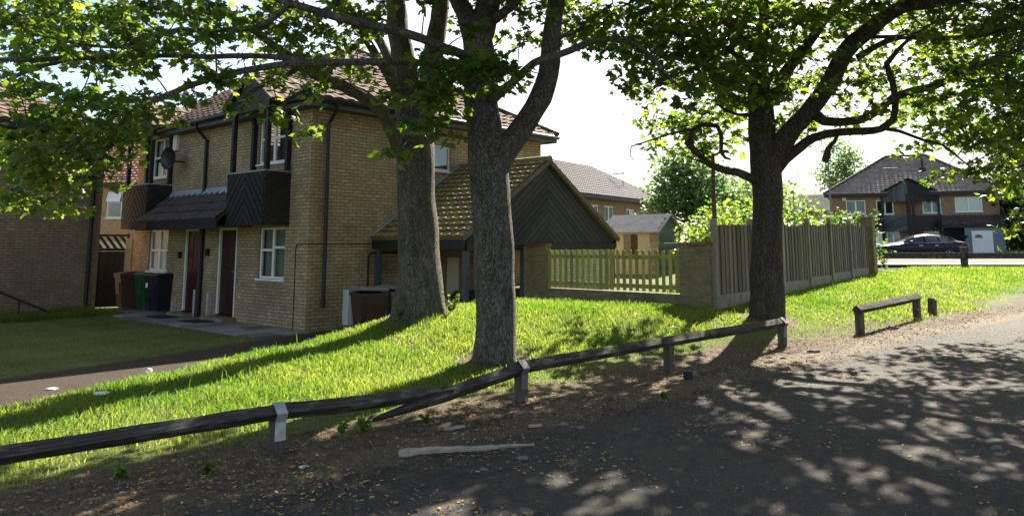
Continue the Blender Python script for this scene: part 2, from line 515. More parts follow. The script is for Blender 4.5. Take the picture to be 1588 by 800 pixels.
MAT['bingreen'] = M('green_plastic', (.022, .085, .035), (.017, .065, .027), 4, .5, .08, tone=0)
MAT['binblack'] = M('dark_blue_plastic', (.014, .016, .026), (.011, .012, .02), 4, .45, .08, tone=0)
MAT['bingrey'] = M('grey_plastic', (.20, .195, .19), (.15, .145, .14), 4, .5, .08, tone=0)
MAT['bark'] = bark_mat('maple_bark', (.15, .125, .10), (.05, .041, .033), (.07, .07, .03))
MAT['bark2'] = bark_mat('grey_maple_bark', (.235, .21, .175), (.075, .066, .054), (.105, .10, .045))
MAT['twig'] = M('twig_bark', (.10, .08, .055), (.06, .05, .035), 12, .9, .3)
MAT['leaf'] = leaf_mat('maple_leaf', (.016, .050, .018), (.055, .105, .022), (.06, .17, .014), (.50, .62, .05), .47)
MAT['farleaf'] = leaf_mat('far_leaf', (.035, .085, .022), (.10, .15, .035), (.10, .24, .03), (.34, .46, .07), .4)
MAT['limeleaf'] = leaf_mat('lime_leaf', (.045, .10, .02), (.11, .16, .03), (.15, .32, .03), (.48, .60, .06), .5)
MAT['paleleaf'] = leaf_mat('pale_far_leaf', (.06, .12, .05), (.12, .17, .07), (.16, .30, .09), (.36, .48, .16), .5)
MAT['conifer'] = leaf_mat('conifer_needles', (.012, .03, .014), (.03, .05, .02), (.02, .05, .015), (.05, .09, .02), .2)
MAT['grass'] = leaf_mat('grass_blades', (.05, .115, .014), (.15, .17, .04), (.14, .31, .016), (.44, .50, .07), .5, .5)
MAT['lawn'] = leaf_mat('lawn_blades', (.10, .14, .035), (.27, .26, .10), (.16, .26, .04), (.38, .38, .12), .35, .7)
MAT['drygrass'] = leaf_mat('dry_grass', (.16, .12, .05), (.30, .23, .11), (.20, .15, .05), (.4, .32, .12), .35, .8)
MAT['paper'] = M('white_paper', (.80, .78, .74), (.7, .66, .55), 8, .8, .2, tone=0)
MAT['carpaint'] = M('dark_blue_paint', (.006, .008, .022), (.005, .007, .02), 3, .25, 0, tone=0, spec=.2, coat=.1)
MAT['chrome'] = M('bright_metal', (.7, .7, .72), (.6, .6, .62), 3, .15, 0, tone=0, metal=1.0)
MAT['rim'] = M('wheel_alloy', (.45, .46, .48), (.38, .39, .4), 3, .3, 0, tone=0, metal=.9)
MAT['tyre'] = M('tyre_rubber', (.02, .02, .02), (.015, .015, .015), 9, .85, .1, tone=0)
MAT['carglass'] = M('car_glass', (.02, .025, .03), (.018, .022, .028), 2, .05, 0, tone=0, spec=.9)
MAT['redlamp'] = M('red_lamp_plastic', (.45, .02, .02), (.35, .015, .015), 3, .2, 0, tone=0)
MAT['lampglass'] = M('lamp_glass', (.6, .62, .65), (.5, .52, .55), 3, .1, 0, tone=0, spec=.8)
MAT['galv'] = M('grey_metal_post', (.20, .21, .22), (.15, .16, .17), 4, .7, .1, metal=.0, tone=0)
MAT['bluegrey'] = M('blue_grey_render', (.17, .21, .25), (.14, .175, .21), 3, .8, .1, tone=0)
MAT['darkgrey'] = M('dark_grey_boarding', (.085, .095, .12), (.06, .067, .085), 5, .6, .2)
MAT['rubber'] = M('black_rubber_mat', (.02, .02, .02), (.013, .013, .013), 20, .95, .4, tone=0)

def ground_mat():
    m, t, out = nt('earth_and_turf')
    v = obc(t)
    a = attr(t, 'turf'); b = attr(t, 'pathy')
    nbig = noise_(t, v, .9, 5, .65); nmid = noise_(t, v, 5, 7, .7); nfin = noise_(t, v, 38, 5, .75)
    soil = ramp(t, nmid, [(.3, (.045, .032, .022)), (.52, (.10, .072, .045)), (.72, (.19, .14, .085))])
    soil = mixc(t, ramp(t, nfin, [(.56, 0.0), (.7, 1.0)]), soil, (.27, .20, .11))
    turf = ramp(t, nmid, [(.3, (.05, .075, .015)), (.7, (.115, .135, .03))])
    turf = mixc(t, math_(t, 'MULTIPLY', ramp(t, nbig, [(.5, 0.0), (.7, 1.0)]), .6), turf, (.19, .165, .06))
    path = ramp(t, nfin, [(.3, (.22, .16, .10)), (.7, (.40, .30, .19))])
    f = math_(t, 'ADD', a, math_(t, 'MULTIPLY', math_(t, 'SUBTRACT', nmid, .5), 1.3))
    col = mixc(t, ramp(t, f, [(.42, 0.0), (.6, 1.0)]), soil, turf)
    col = mixc(t, math_(t, 'MULTIPLY', attr(t, 'shaded_earth'), .85), col, ramp(t, nfin, [(.3, (.022, .016, .011)), (.7, (.055, .040, .028))]))  # bare soil painted darker to carry the house's shadow over this strip
    g = math_(t, 'ADD', b, math_(t, 'MULTIPLY', math_(t, 'SUBTRACT', nmid, .5), .8))
    col = mixc(t, ramp(t, g, [(.45, 0.0), (.6, 1.0)]), col, path)
    pbsdf(t, out, col, .95, bump_(t, math_(t, 'ADD', nmid, math_(t, 'MULTIPLY', nfin, .5)), .8, .03), 0, .2)
    return m

def road_mat(name, dirt=True):
    m, t, out = nt(name)
    v = obc(t)
    nf = noise_(t, v, 95, 4, .75); nm = noise_(t, v, 6, 7, .75); nb = noise_(t, v, .8, 6, .65); ng = noise_(t, v, 45, 4, .7)
    vo = t.nodes.new('ShaderNodeTexVoronoi'); vo.inputs['Scale'].default_value = 130; t.links.new(v, vo.inputs['Vector'])
    base = ramp(t, nf, [(.3, (.014, .0123, .0105)), (.58, (.042, .038, .033)), (.75, (.17, .156, .134))])
    base = mixc(t, math_(t, 'MULTIPLY', ramp(t, nb, [(.42, 0.0), (.65, 1.0)]), .55), base, (.062, .058, .053))
    cr = t.nodes.new('ShaderNodeTexVoronoi'); cr.feature = 'DISTANCE_TO_EDGE'; cr.inputs['Scale'].default_value = .85
    wp = t.nodes.new('ShaderNodeVectorMath'); wp.operation = 'MULTIPLY_ADD'
    wn = t.nodes.new('ShaderNodeTexNoise'); wn.inputs['Scale'].default_value = 2.4; wn.inputs['Detail'].default_value = 7
    t.links.new(v, wn.inputs['Vector']); t.links.new(wn.outputs['Color'], wp.inputs[0]); wp.inputs[1].default_value = (.7, .7, 0); t.links.new(v, wp.inputs[2]); t.links.new(wp.outputs[0], cr.inputs['Vector'])
    crack = math_(t, 'MULTIPLY', ramp(t, cr.outputs['Distance'], [(0.0, 1.0), (.009, 0.0)]), ramp(t, nb, [(.52, 0.0), (.62, 1.0)]))
    base = mixc(t, crack, base, (.02, .018, .016))
    pv_ = t.nodes.new('ShaderNodeTexVoronoi'); pv_.inputs['Scale'].default_value = .55; t.links.new(wp.outputs[0], pv_.inputs['Vector'])
    sep = t.nodes.new('ShaderNodeSeparateColor'); t.links.new(pv_.outputs['Color'], sep.inputs[0])
    base = mixc(t, math_(t, 'MULTIPLY', ramp(t, sep.outputs[0], [(.62, 0.0), (.80, 1.0)]), .22), base, (.115, .105, .092))
    deb = math_(t, 'MULTIPLY', ramp(t, ng, [(.50, 0.0), (.60, 1.0)]), ramp(t, nm, [(.40, 0.0), (.58, 1.0)]))
    col = mixc(t, math_(t, 'MULTIPLY', deb, .7), base, (.17, .115, .055))
    if dirt:
        a = attr(t, 'edge')
        f = math_(t, 'ADD', a, math_(t, 'MULTIPLY', math_(t, 'SUBTRACT', nm, .5), 1.6))
        soil = ramp(t, ng, [(.3, (.05, .036, .024)), (.55, (.13, .09, .05)), (.7, (.30, .22, .12))])
        col = mixc(t, ramp(t, f, [(.4, 0.0), (.75, 1.0)]), col, soil)
    h = math_(t, 'SUBTRACT', math_(t, 'ADD', math_(t, 'MULTIPLY', nf, .6), math_(t, 'MULTIPLY', ng, .5)), math_(t, 'MULTIPLY', crack, .9))
    pbsdf(t, out, col, .9, bump_(t, h, .75, .02), 0, .25)
    return m

# ------------------------------------------------------------------ world, sun, camera
SUN_AZ, SUN_EL = math.radians(27), math.radians(36)
w = bpy.data.worlds.new('World'); SC.world = w; w.use_nodes = True
t = w.node_tree; t.nodes.clear()
wo = t.nodes.new('ShaderNodeOutputWorld'); bg = t.nodes.new('ShaderNodeBackground')
sky = t.nodes.new('ShaderNodeTexSky'); sky.sky_type = 'NISHITA'; sky.sun_disc = False
sky.sun_elevation = SUN_EL; sky.sun_rotation = SUN_AZ; sky.dust_density = 1.6; sky.ozone_density = 1.2
gen = t.nodes.new('ShaderNodeTexCoord').outputs['Generated']
cn = noise_(t, gen, 2.6, 8, .62, (1, 1, 2.6))
cl = ramp(t, cn, [(.49, 0.0), (.68, 1.0)])
# thin bright cloud is thickest round the sun
dt = t.nodes.new('ShaderNodeVectorMath'); dt.operation = 'DOT_PRODUCT'; t.links.new(gen, dt.inputs[0])
dt.inputs[1].default_value = (math.sin(SUN_AZ) * math.cos(SUN_EL), math.cos(SUN_AZ) * math.cos(SUN_EL), math.sin(SUN_EL))
veil = ramp(t, dt.outputs['Value'], [(.66, 0.0), (.86, 1.0)])
cf = math_(t, 'MAXIMUM', math_(t, 'MULTIPLY', cl, .8), math_(t, 'MULTIPLY', veil, .85))
skc = mixc(t, cf, sky.outputs[0], (5.0, 5.15, 5.4))
t.links.new(skc, bg.inputs[0]); bg.inputs[1].default_value = .064
t.links.new(bg.outputs[0], wo.inputs[0])

sl = bpy.data.lights.new('sun', 'SUN'); sl.energy = 5.0; sl.angle = math.radians(.5); sl.color = (1.0, .93, .80)
so = bpy.data.objects.new('sun', sl); COL.objects.link(so)
sdir = Vector((math.sin(SUN_AZ) * math.cos(SUN_EL), math.cos(SUN_AZ) * math.cos(SUN_EL), math.sin(SUN_EL)))
so.rotation_euler = sdir.to_track_quat('Z', 'Y').to_euler(); so.location = (0, 0, 30)

cam = bpy.data.cameras.new('camera'); co = bpy.data.objects.new('camera', cam); COL.objects.link(co); SC.camera = co
co.location = (0, 0, EYE); co.rotation_euler = (math.pi / 2 + PIT, 0, 0)
cam.sensor_fit = 'HORIZONTAL'; cam.sensor_width = 36; cam.lens = 36 * FPX / W0
cam.shift_x = 0; cam.shift_y = -(H0 / 2 - CY) / W0
cam.clip_start = .05; cam.clip_end = 3000
SC.view_settings.view_transform = 'Standard'; SC.view_settings.look = 'None'; SC.view_settings.gamma = 1
SC.view_settings.exposure = 1.95
SC.render.engine = 'CYCLES'
SC.cycles.use_denoising = True
SC.cycles.max_bounces = 8; SC.cycles.transparent_max_bounces = 16
SC.cycles.sample_clamp_indirect = 6
SC.render.resolution_x, SC.render.resolution_y = 1024, 515

# ------------------------------------------------------------------ ground, road, paths
def axis_pts(a, b, step, far, grow=1.35):
    mid = list(np.arange(a, b, step)); lo, hi = [], []
    x, st = a, step
    while x > -far: st *= grow; x -= st; lo.append(x)
    x, st = mid[-1], step
    while x < far: st *= grow; x += st; hi.append(x)
    return np.array(lo[::-1] + mid + hi)

def sheet(name, xs, ys, keep, zoff, mat, attrs, kind='structure'):
    X, Y = np.meshgrid(xs, ys); nx, ny = len(xs), len(ys)
    x, y = X.ravel(), Y.ravel(); z = gz(x, y) + zoff
    idx = np.arange(nx * ny).reshape(ny, nx)
    q = np.stack([idx[:-1, :-1], idx[:-1, 1:], idx[1:, 1:], idx[1:, :-1]], -1).reshape(-1, 4)
    if keep is not None:
        k = keep(x, y); q = q[k[q].all(1)]
    used = np.unique(q); rem = -np.ones(nx * ny, int); rem[used] = np.arange(len(used))
    me = bpy.data.meshes.new(name)
    me.from_pydata(np.stack([x, y, z], 1)[used].tolist(), [], rem[q].tolist())
    for an, fn in attrs.items():
        a = me.attributes.new(an, 'FLOAT', 'POINT'); a.data.foreach_set('value', fn(x[used], y[used]).astype(np.float32))
    me.polygons.foreach_set('use_smooth', [True] * len(me.polygons))
    boxuv(me); me.materials.append(mat)
    o = bpy.data.objects.new(name, me); COL.objects.link(o); o['kind'] = kind
    return o

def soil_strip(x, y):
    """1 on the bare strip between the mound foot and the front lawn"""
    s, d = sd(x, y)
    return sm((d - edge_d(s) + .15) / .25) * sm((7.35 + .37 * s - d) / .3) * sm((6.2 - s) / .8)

def turf_f(x, y):
    s, d = sd(x, y)
    hx, hy = hl(x, y)
    a = sm((d - .15 - np.interp(s, [8.0, 9.6, 11.5, 15], [0, -.6, -.75, -1.15])) / 1.0)
    for (tx, ty, tr) in ((-1.5, 12.7, .5), (-.2, 10.0, .36), (4.44, 13.5, .4)): a = a * sm((np.hypot(x - tx, y - ty) - tr) / .4)
    a = a * (1 - soil_strip(x, y))
    nearhouse = sm((hy + 1.5) / .3) * sm((.3 - hy) / .2) * sm((hx + 9.6) / .4) * sm((.6 - hx) / .4)
    a = a * (1 - nearhouse)
    side = sm(hx / .3) * sm((3.2 - hx) / .5) * sm(hy + 1.2) * sm((9 - hy))
    a = a * (1 - .9 * side)
    return np.where(d < -1.6, 0, a)

def pathy_f(x, y):
    s, d = sd(x, y)
    e = edge_d(s)
    return sm((d - e + .05) / .2) * sm((e + .62 - d) / .22) * sm((5.2 - s) / .6)

gx = axis_pts(-13, 19, .13, 900); gy = axis_pts(1.2, 25, .13, 1500)
sheet('ground', gx, gy, None, 0.0, ground_mat(), {'turf': turf_f, 'pathy': pathy_f, 'shaded_earth': lambda x, y: soil_strip(x, y) * (1 - pathy_f(x, y))})

def wig(x, y):
    return .16 * np.sin(x * 2.3 + y * 1.7) + .09 * np.sin(x * 5.7 - y * 4.1) + .05 * np.sin(x * 13 + y * 9)

rx = axis_pts(-11, 19, .1, 60); ry = axis_pts(1.0, 20, .1, 40)
sheet('road', rx, ry, lambda x, y: (lambda s, d: (d < road_d(s) + .10 + wig(x, y)) & (y < 24))(*sd(x, y)), .006, road_mat('worn_asphalt'),
      {'edge': lambda x, y: (lambda s, d: sm(1 - (road_d(s) - d) / .95) * .9)(*sd(x, y))})

def flat_sheet(name, quad, mat, dz, n=1):
    mb = MB(); mb.poly(quad); o = mb.build(name, mat); o['kind'] = 'structure'; return o

# far pavement and road behind the far knee rail (this ground is level)
FPav = M('far_pavement', (.36, .34, .31), (.28, .27, .25), .8, .9, .2, tone=0)
xs2 = np.arange(10.5, 75, 1.0)
sheet('pavement', xs2, np.arange(26.9, 31.3, .4), None, .03, FPav, {})
sheet('far_road', xs2, np.arange(31.3, 50, 1.1), None, .02, road_mat('far_asphalt', False), {})

# paving along the front of the house, in slabs
pv = MB()
for i in range(15):
    for j in range(2):
        x0 = -9.0 + i * .62; y0 = -1.32 + j * .62
        pv.rt(); z = -.22 + random.uniform(-.008, .008)
        c = [HW(x0, y0, z - .05), HW(x0 + .60, y0, z - .05), HW(x0 + .60, y0 + .60, z - .05), HW(x0, y0 + .60, z - .05)]
        pv.prism(c, (0, 0, .075))
o = pv.build('path', MAT['kerbstone']); o['kind'] = 'structure'

# ------------------------------------------------------------------ grass
def blades(name, x, y, h, wdt, mat, lean=.5, zoff=0.0, label=None):
    n = len(x); z = gz(x, y) + zoff - .01
    a = R.uniform(0, 2 * math.pi, n); b = R.uniform(0, 2 * math.pi, n)
    ux, uy = np.cos(a), np.sin(a)
    ln = lean * R.uniform(.2, 1.0, n) * h
    lx, ly = np.cos(b) * ln, np.sin(b) * ln
    V = np.empty((n, 5, 3), np.float32)
    for k, (f, q, g) in enumerate(((0, -.5, 0), (0, .5, 0), (.6, -.4, .35), (.6, .4, .35), (1, 0, 1))):
        V[:, k, 0] = x + ux * wdt * q + lx * g; V[:, k, 1] = y + uy * wdt * q + ly * g
        V[:, k, 2] = z + h * f * (1 - .12 * g)
    base = (np.arange(n) * 5)[:, None]
    T = np.concatenate([base + np.array([[0, 1, 3]]), base + np.array([[0, 3, 2]]), base + np.array([[2, 3, 4]])], 1).reshape(-1, 3)
    tone = np.repeat(np.clip(R.normal(.45, .27, n) + .28 * np.sin(x * 1.1 + 2 * np.sin(y * .7)) * np.sin(y * 1.3) + .2 * np.sin(x * 4.3 + y) * np.sin(y * 3.7 - x), 0, 1), 5)
    return trimesh(name, V.reshape(-1, 3), T, tone, mat)

def trimesh(name, V, T, tone, mat, parent=None):
    me = bpy.data.meshes.new(name)
    me.vertices.add(len(V)); me.vertices.foreach_set('co', np.asarray(V, np.float32).ravel())
    me.loops.add(T.size); me.loops.foreach_set('vertex_index', T.astype(np.int32).ravel())
    me.polygons.add(len(T)); me.polygons.foreach_set('loop_start', np.arange(0, T.size, T.shape[1], dtype=np.int32))
    me.update(calc_edges=True)
    a = me.attributes.new('tone', 'FLOAT', 'POINT'); a.data.foreach_set('value', np.asarray(tone, np.float32))
    me.materials.append(mat)
    o = bpy.data.objects.new(name, me); COL.objects.link(o)
    if parent: o.parent = parent
    return o

def scatter(n, x0, x1, y0, y1, accept):
    x = R.uniform(x0, x1, n); y = R.uniform(y0, y1, n)
    k = R.uniform(0, 1, n) < accept(x, y)
    return x[k], y[k]

PF0 = np.array([3.70, 14.05]); PFD = np.array([1.08, 1.33])     # concrete-post fence: start, step per bay
def fence_side(x, y):
    """positive on the camera side of the concrete-post fence"""
    n = np.array([PFD[1], -PFD[0]]) / np.hypot(*PFD)
    return (x - PF0[0]) * n[0] + (y - PF0[1]) * n[1]

def patch(x, y):
    return .5 + .5 * np.sin(x * .9 + 1.7 * np.sin(y * .6)) * np.sin(y * 1.1 + x * .5)

def verge_ok(x, y):
    s, d = sd(x, y)
    hx, hy = hl(x, y)
    d0 = d; d = d - np.interp(s, [8.0, 9.6, 11.5, 15], [0, -.5, -.62, -1.0])
    p = sm((d - .12 - .55 * patch(x * 2.1, y * 1.7)) / 1.15) * (.42 + .58 * patch(x * 2.7 + 1.3, y * 2.3))
    p = np.where(s < 9.3, p * (d < edge_d(s) + .02 + .1 * np.sin(s * 4)), p * (fence_side(x, y) > .12) * ((s > 9.8) | (d < 2.2)))
    p = np.where((hx > 2.95) & (hx < 7.5) & (hy > 3.35), np.where(fence_side(x, y) > .12, p, 0), p)
    p = np.where((hx < 3.0) & (hy > -.2), p * (d < edge_d(s) - .1), p)
    for (tx, ty, tr) in ((-1.5, 12.7, .5), (-.2, 10.0, .36), (4.44, 13.5, .4)):
        q = np.hypot(x - tx, y - ty); p = p * (.12 + .88 * sm((q - tr) / .35))
    return p * (y < 26.6)

x, y = scatter(680000, -8.5, 6.5, 4.6, 17.5, lambda x, y: verge_ok(x, y) * (proj(np.stack([x, y, gz(x, y)], -1))[0] > -60) * np.clip(1.25 - y / 22, .4, 1))
s, d = sd(x, y)
h = np.abs(R.normal(.044, .02, len(x))) + .018 + .05 * sm((d - edge_d(s) + 1.0) / 1.0) * R.uniform(0, 1, len(x)) + .03 * patch(x * 1.6, y * 1.3) * R.uniform(0, 1, len(x))
h *= (.35 + .65 * sm(d / 1.8)) * (.7 + .6 * patch(x * 3.3, y * 2.9 + 2))
o = blades('grass', x, y, h, R.uniform(.004, .008, len(x)) * (1 + y / 14), MAT['grass'], .8)
tag(o, kind='stuff')
x, y = scatter(260000, 4.0, 20, 10, 27, lambda x, y: verge_ok(x, y) * ((x > 6.5) | (y > 17.5)) * (np.abs(x) < y * .72 + .3))
o = blades('grass', x, y, R.uniform(.05, .12, len(x)), R.uniform(.011, .02, len(x)), MAT['grass'], .9)
tag(o, kind='stuff')
# taller seeding stems on the crest and along the bottom of walls and posts
x, y = scatter(9000, -8.5, 8, 5, 18, lambda x, y: verge_ok(x, y) * (lambda s, d: np.where((np.abs(d - edge_d(s) + .25) < .35) | (np.abs(d - .55) < .4), .55, .03))(*sd(x, y)))
o = blades('grass', x, y, R.uniform(.12, .26, len(x)), R.uniform(.006, .010, len(x)), MAT['grass'], .7)
tag(o, kind='stuff')
# dry straw along the dirt margin
x, y = scatter(150000, -6, 11, 4.0, 17, lambda x, y: (lambda s, d: sm((d + .35) / .3) * sm((2.0 - d) / 1.2) * (.25 + .75 * patch(x * 3, y * 3)))(*sd(x, y)))
o = blades('dry_grass', x, y, R.uniform(.015, .06, len(x)), R.uniform(.004, .009, len(x)), MAT['drygrass'], 2.0)
tag(o, kind='stuff')
# shaded front lawn, and the long grass below the left-hand building
def lawn_ok(x, y):
    s, d = sd(x, y); hx, hy = hl(x, y)
    return (d > 7.4 + .37 * s + .15 * np.sin(s * 3)) * (hy < -1.4) * (hx > -12.5) * (x > -.72 * y) * (.35 + .65 * patch(x * 2.3, y * 1.9))
x, y = scatter(330000, -14, -3.5, 9.5, 21, lambda x, y: lawn_ok(x, y) * (hl(x, y)[1] < -1.4))
o = blades('lawn', x, y, R.uniform(.02, .055, len(x)) * (.7 + .7 * patch(x * 1.7 + 3, y * 1.4)), R.uniform(.006, .012, len(x)), MAT['lawn'], 1.0)
tag(o, kind='stuff')
def long_ok(x, y):
    hx, hy = hl(x, y)
    ln = 17.2 + (x + 11.5) * .95 + .25 * np.sin(x * 2)
    return (y > ln) * (hy < -.9) * (hx < -6.7 - .0 * y) * (hx > -11.5) * (y < 21.6) * sm((ln + 3.2 - y) / .8 + .4)
x, y = scatter(95000, -14.5, -8.5, 14, 22, lambda x, y: long_ok(x, y) * (.25 + .75 * patch(x * 3, y * 2.5)))
o = blades('long_grass', x, y, R.uniform(.10, .30, len(x)) * (.45 + .95 * patch(x * 2.2 + 1, y * 2.0)), R.uniform(.008, .014, len(x)), MAT['grass'], .8)
tag(o, kind='stuff')
# garden lawn behind the picket fence
x, y = scatter(40000, .5, 8, 16.5, 25, lambda x, y: (hl(x, y)[0] > 4.7) * (hl(x, y)[1] > 4.1) * (fence_side(x, y) < -.2) * 1.0)
o = blades('garden_lawn', x, y, R.uniform(.04, .09, len(x)), R.uniform(.012, .02, len(x)), MAT['grass'], .8)
tag(o, kind='stuff')
# grass in front of the far house
x, y = scatter(16000, 32, 52, 50, 58, lambda x, y: (x > 36.5) * 1.0 + 0 * y)
o = blades('far_grass', x, y, R.uniform(.15, .45, len(x)), R.uniform(.03, .06, len(x)), MAT['grass'], .7)
tag(o, kind='stuff')

# fallen blossom and chips lying on the asphalt
n = 70000
x = R.uniform(-5, 13, n); y = 2.2 + 13 * R.uniform(0, 1, n) ** 1.4
s, d = sd(x, y)
k = (d < .5) & (R.uniform(0, 1, n) < .06 + .94 * sm((patch(x * 1.7, y * 2.1) - .45) / .35) * np.clip(.35 + .65 * np.exp((d + .3) / 1.2), 0, 1))
x, y = x[k], y[k]; n = len(x); z = gz(x, y) + .012
a = R.uniform(0, 6.28, n); l = R.uniform(.005, .016, n); wv = l * R.uniform(.25, .7, n)
V = np.empty((n, 4, 3), np.float32)
for q, (i, j) in enumerate(((-1, -1), (1, -1), (1, 1), (-1, 1))):
    V[:, q, 0] = x + np.cos(a) * l * i - np.sin(a) * wv * j; V[:, q, 1] = y + np.sin(a) * l * i + np.cos(a) * wv * j
    V[:, q, 2] = z + R.uniform(-.002, .008, n)
o = trimesh('fallen_blossom', V.reshape(-1, 3), (np.arange(n) * 4)[:, None] + np.array([[0, 1, 2, 3]]), np.repeat(R.uniform(0, 1, n), 4), M('fallen_blossom_tan', (.42, .31, .13), (.24, .15, .06), 40, .9, 0, tone=.4))
tag(o, kind='stuff')

# ------------------------------------------------------------------ windows and doors
def window(parent, x0, x1, z0, z1, y=0.0, axis='x', out=-1, cols=2, transoms=(), curtain='curtain', dep=.07, sill=True, fw=.055, name='window', glass='glass'):
    """window in an opening; lies in XZ (axis x) or YZ (axis y) of its parent"""
    def B(mb, a0, a1, d0, d1, c0, c1):
        lo, hi = sorted((y - out * d0, y - out * d1))
        if axis == 'x': mb.box(a0, a1, lo, hi, c0, c1)
        else: mb.box(lo, hi, a0, a1, c0, c1)
    fr = MB()
    g = .003
    B(fr, x0 + g, x0 + fw, dep - .03, dep + .03, z0 + g, z1 - g); B(fr, x1 - fw, x1 - g, dep - .03, dep + .03, z0 + g, z1 - g)
    B(fr, x0 + fw, x1 - fw, dep - .03, dep + .03, z0 + g, z0 + fw); B(fr, x0 + fw, x1 - fw, dep - .03, dep + .03, z1 - fw, z1 - g)
    for i in range(1, cols):
        c = x0 + (x1 - x0) * i / cols
        B(fr, c - fw * .7, c + fw * .7, dep - .028, dep + .028, z0 + fw, z1 - fw)
    for (ci, zz) in transoms:
        a0 = x0 + (x1 - x0) * ci / cols + fw * .7; a1 = x0 + (x1 - x0) * (ci + 1) / cols - fw * .7
        B(fr, a0, a1, dep - .022, dep + .022, zz - fw * .5, zz + fw * .5)
    w_ = fr.build(name, MAT['white'], parent, bevel=.004)
    pn = MB(); B(pn, x0 + fw, x1 - fw, dep - .004, dep + .004, z0 + fw, z1 - fw); pn.build('pane', MAT[glass], w_)
    if curtain:
        cu = MB(); n = 40; yy = dep + .09
        for i in range(n):
            a = x0 + .02 + (x1 - x0 - .04) * i / n; b = x0 + .02 + (x1 - x0 - .04) * (i + 1) / n
            da = yy + .018 * math.sin(i * 1.7); db = yy + .018 * math.sin((i + 1) * 1.7)
            if axis == 'x': cu.poly([(a, y - out * da, z0), (b, y - out * db, z0), (b, y - out * db, z1), (a, y - out * da, z1)])
            else: cu.poly([(y - out * da, a, z0), (y - out * db, b, z0), (y - out * db, b, z1), (y - out * da, a, z1)])
        cu.build('curtain', MAT[curtain], w_, smooth=True, recalc=False)
    bk = MB(); B(bk, x0 - .05, x1 + .05, .28, .30, z0 - .05, z1 + .05); bk.build('room_backing', MAT['dark'], w_)
    if sill:
        s = MB(); B(s, x0 - .05, x1 + .05, -.05, dep - .031, z0 - .045, z0 - .001); s.build('sill', MAT['white'], w_, bevel=.006)
    return w_

def door(parent, x0, x1, z0, z1, y, mat, hand, panels=True):
    fr = MB(); f = .075
    fr.box(x0 + .003, x0 + f, y + .01, y + .09, z0, z1 - .003); fr.box(x1 - f, x1 - .003, y + .01, y + .09, z0, z1 - .003); fr.box(x0 + f, x1 - f, y + .01, y + .09, z1 - f, z1 - .003)
    fo = fr.build('door_frame', MAT['cream'], parent, bevel=.004)
    d = MB(); a0, a1 = x0 + f + .004, x1 - f - .004
    d.box(a0, a1, y + .055, y + .095, z0 + .03, z1 - f - .004)
    if panels:
        wv = (a1 - a0)
        for (b0, b1, c0, c1) in ((.14, .45, .12, .42), (.55, .86, .12, .42), (.14, .45, .50, .92), (.55, .86, .50, .92)):
            d.box(a0 + wv * b0, a0 + wv * b1, y + .047, y + .0545, z0 + (z1 - z0) * c0, z0 + (z1 - z0) * c1)
    do = d.build('door', mat, parent, bevel=.006)
    h = MB(); hx = a0 + .09 if hand < 0 else a1 - .09
    h.box(hx - .02, hx + .02, y + .035, y + .053, z0 + .95, z0 + 1.15); h.box(hx - (.0 if hand < 0 else .12), hx + (.12 if hand < 0 else .0), y + .0, y + .02, z0 + 1.03, z0 + 1.055); h.box(hx - .01, hx + .01, y + .0201, y + .0345, z0 + 1.03, z0 + 1.055)
    h.build('handle', MAT['chrome'], do)
    th = MB(); th.box(x0 + f, x1 - f, y - .03, y + .1, z0 - .03, z0 + .025); th.build('threshold', MAT['darkdoor'], parent)
    return do

def pipe(parent, pts, r, mat, name='downpipe', n=10, collars=True):
    mb = MB(); mb.tube(pts, r, n)
    if collars:
        for k in range(len(pts) - 1):
            a, b = Vector(pts[k]), Vector(pts[k + 1])
            if (b - a).length > 1.0:
                for f in (.02, .5, .97):
                    c = a.lerp(b, f); dd = (b - a).normalized() * .03
                    mb.tube([c - dd, c + dd], r * 1.22, n)
    return mb.build(name, mat, parent, smooth=False)

# ------------------------------------------------------------------ the brick house
ZB = -.2
house = thing('brick_house', 'two-storey buff brick house with black chevron timber bays and two front doors', 'house', (HC[0], HC[1], ZB), HROT)
DR = 7.78; LL = 8.85
wl = MB()
op = [(-1.97, -.90, 1.02, 2.17), (-7.79, -6.63, 1.06, 2.18), (-3.87, -2.97, .10, 2.20), (-5.65, -4.82, .08, 2.20), (-2.17, -.95, 3.63, 4.74), (-7.94, -6.76, 3.63, 4.74)]
wall_open(wl, -LL, 0, -.25, 4.96, op, 'x', 0.0, .12, -1)
sop = [(3.45, 4.15, 3.62, 4.28)]
wall_open(wl, 0, DR, -.25, 4.96, sop, 'y', 0.0, .12, 1)
wl.poly([(-LL, 0, -.25), (-LL, DR, -.25), (-LL, DR, 4.96), (-LL, DR / 2, 7.25), (-LL, 0, 4.96)])
wl.poly([(-LL, DR, -.25), (0, DR, -.25), (0, DR, 4.96), (-LL, DR, 4.96)])
wl.poly([(-LL, 0.5, 2.62), (-.5, .5, 2.62), (-.5, DR - .2, 2.62), (-LL, DR - .2, 2.62)])
wl.build('wall', MAT['buff'], house, recalc=False)
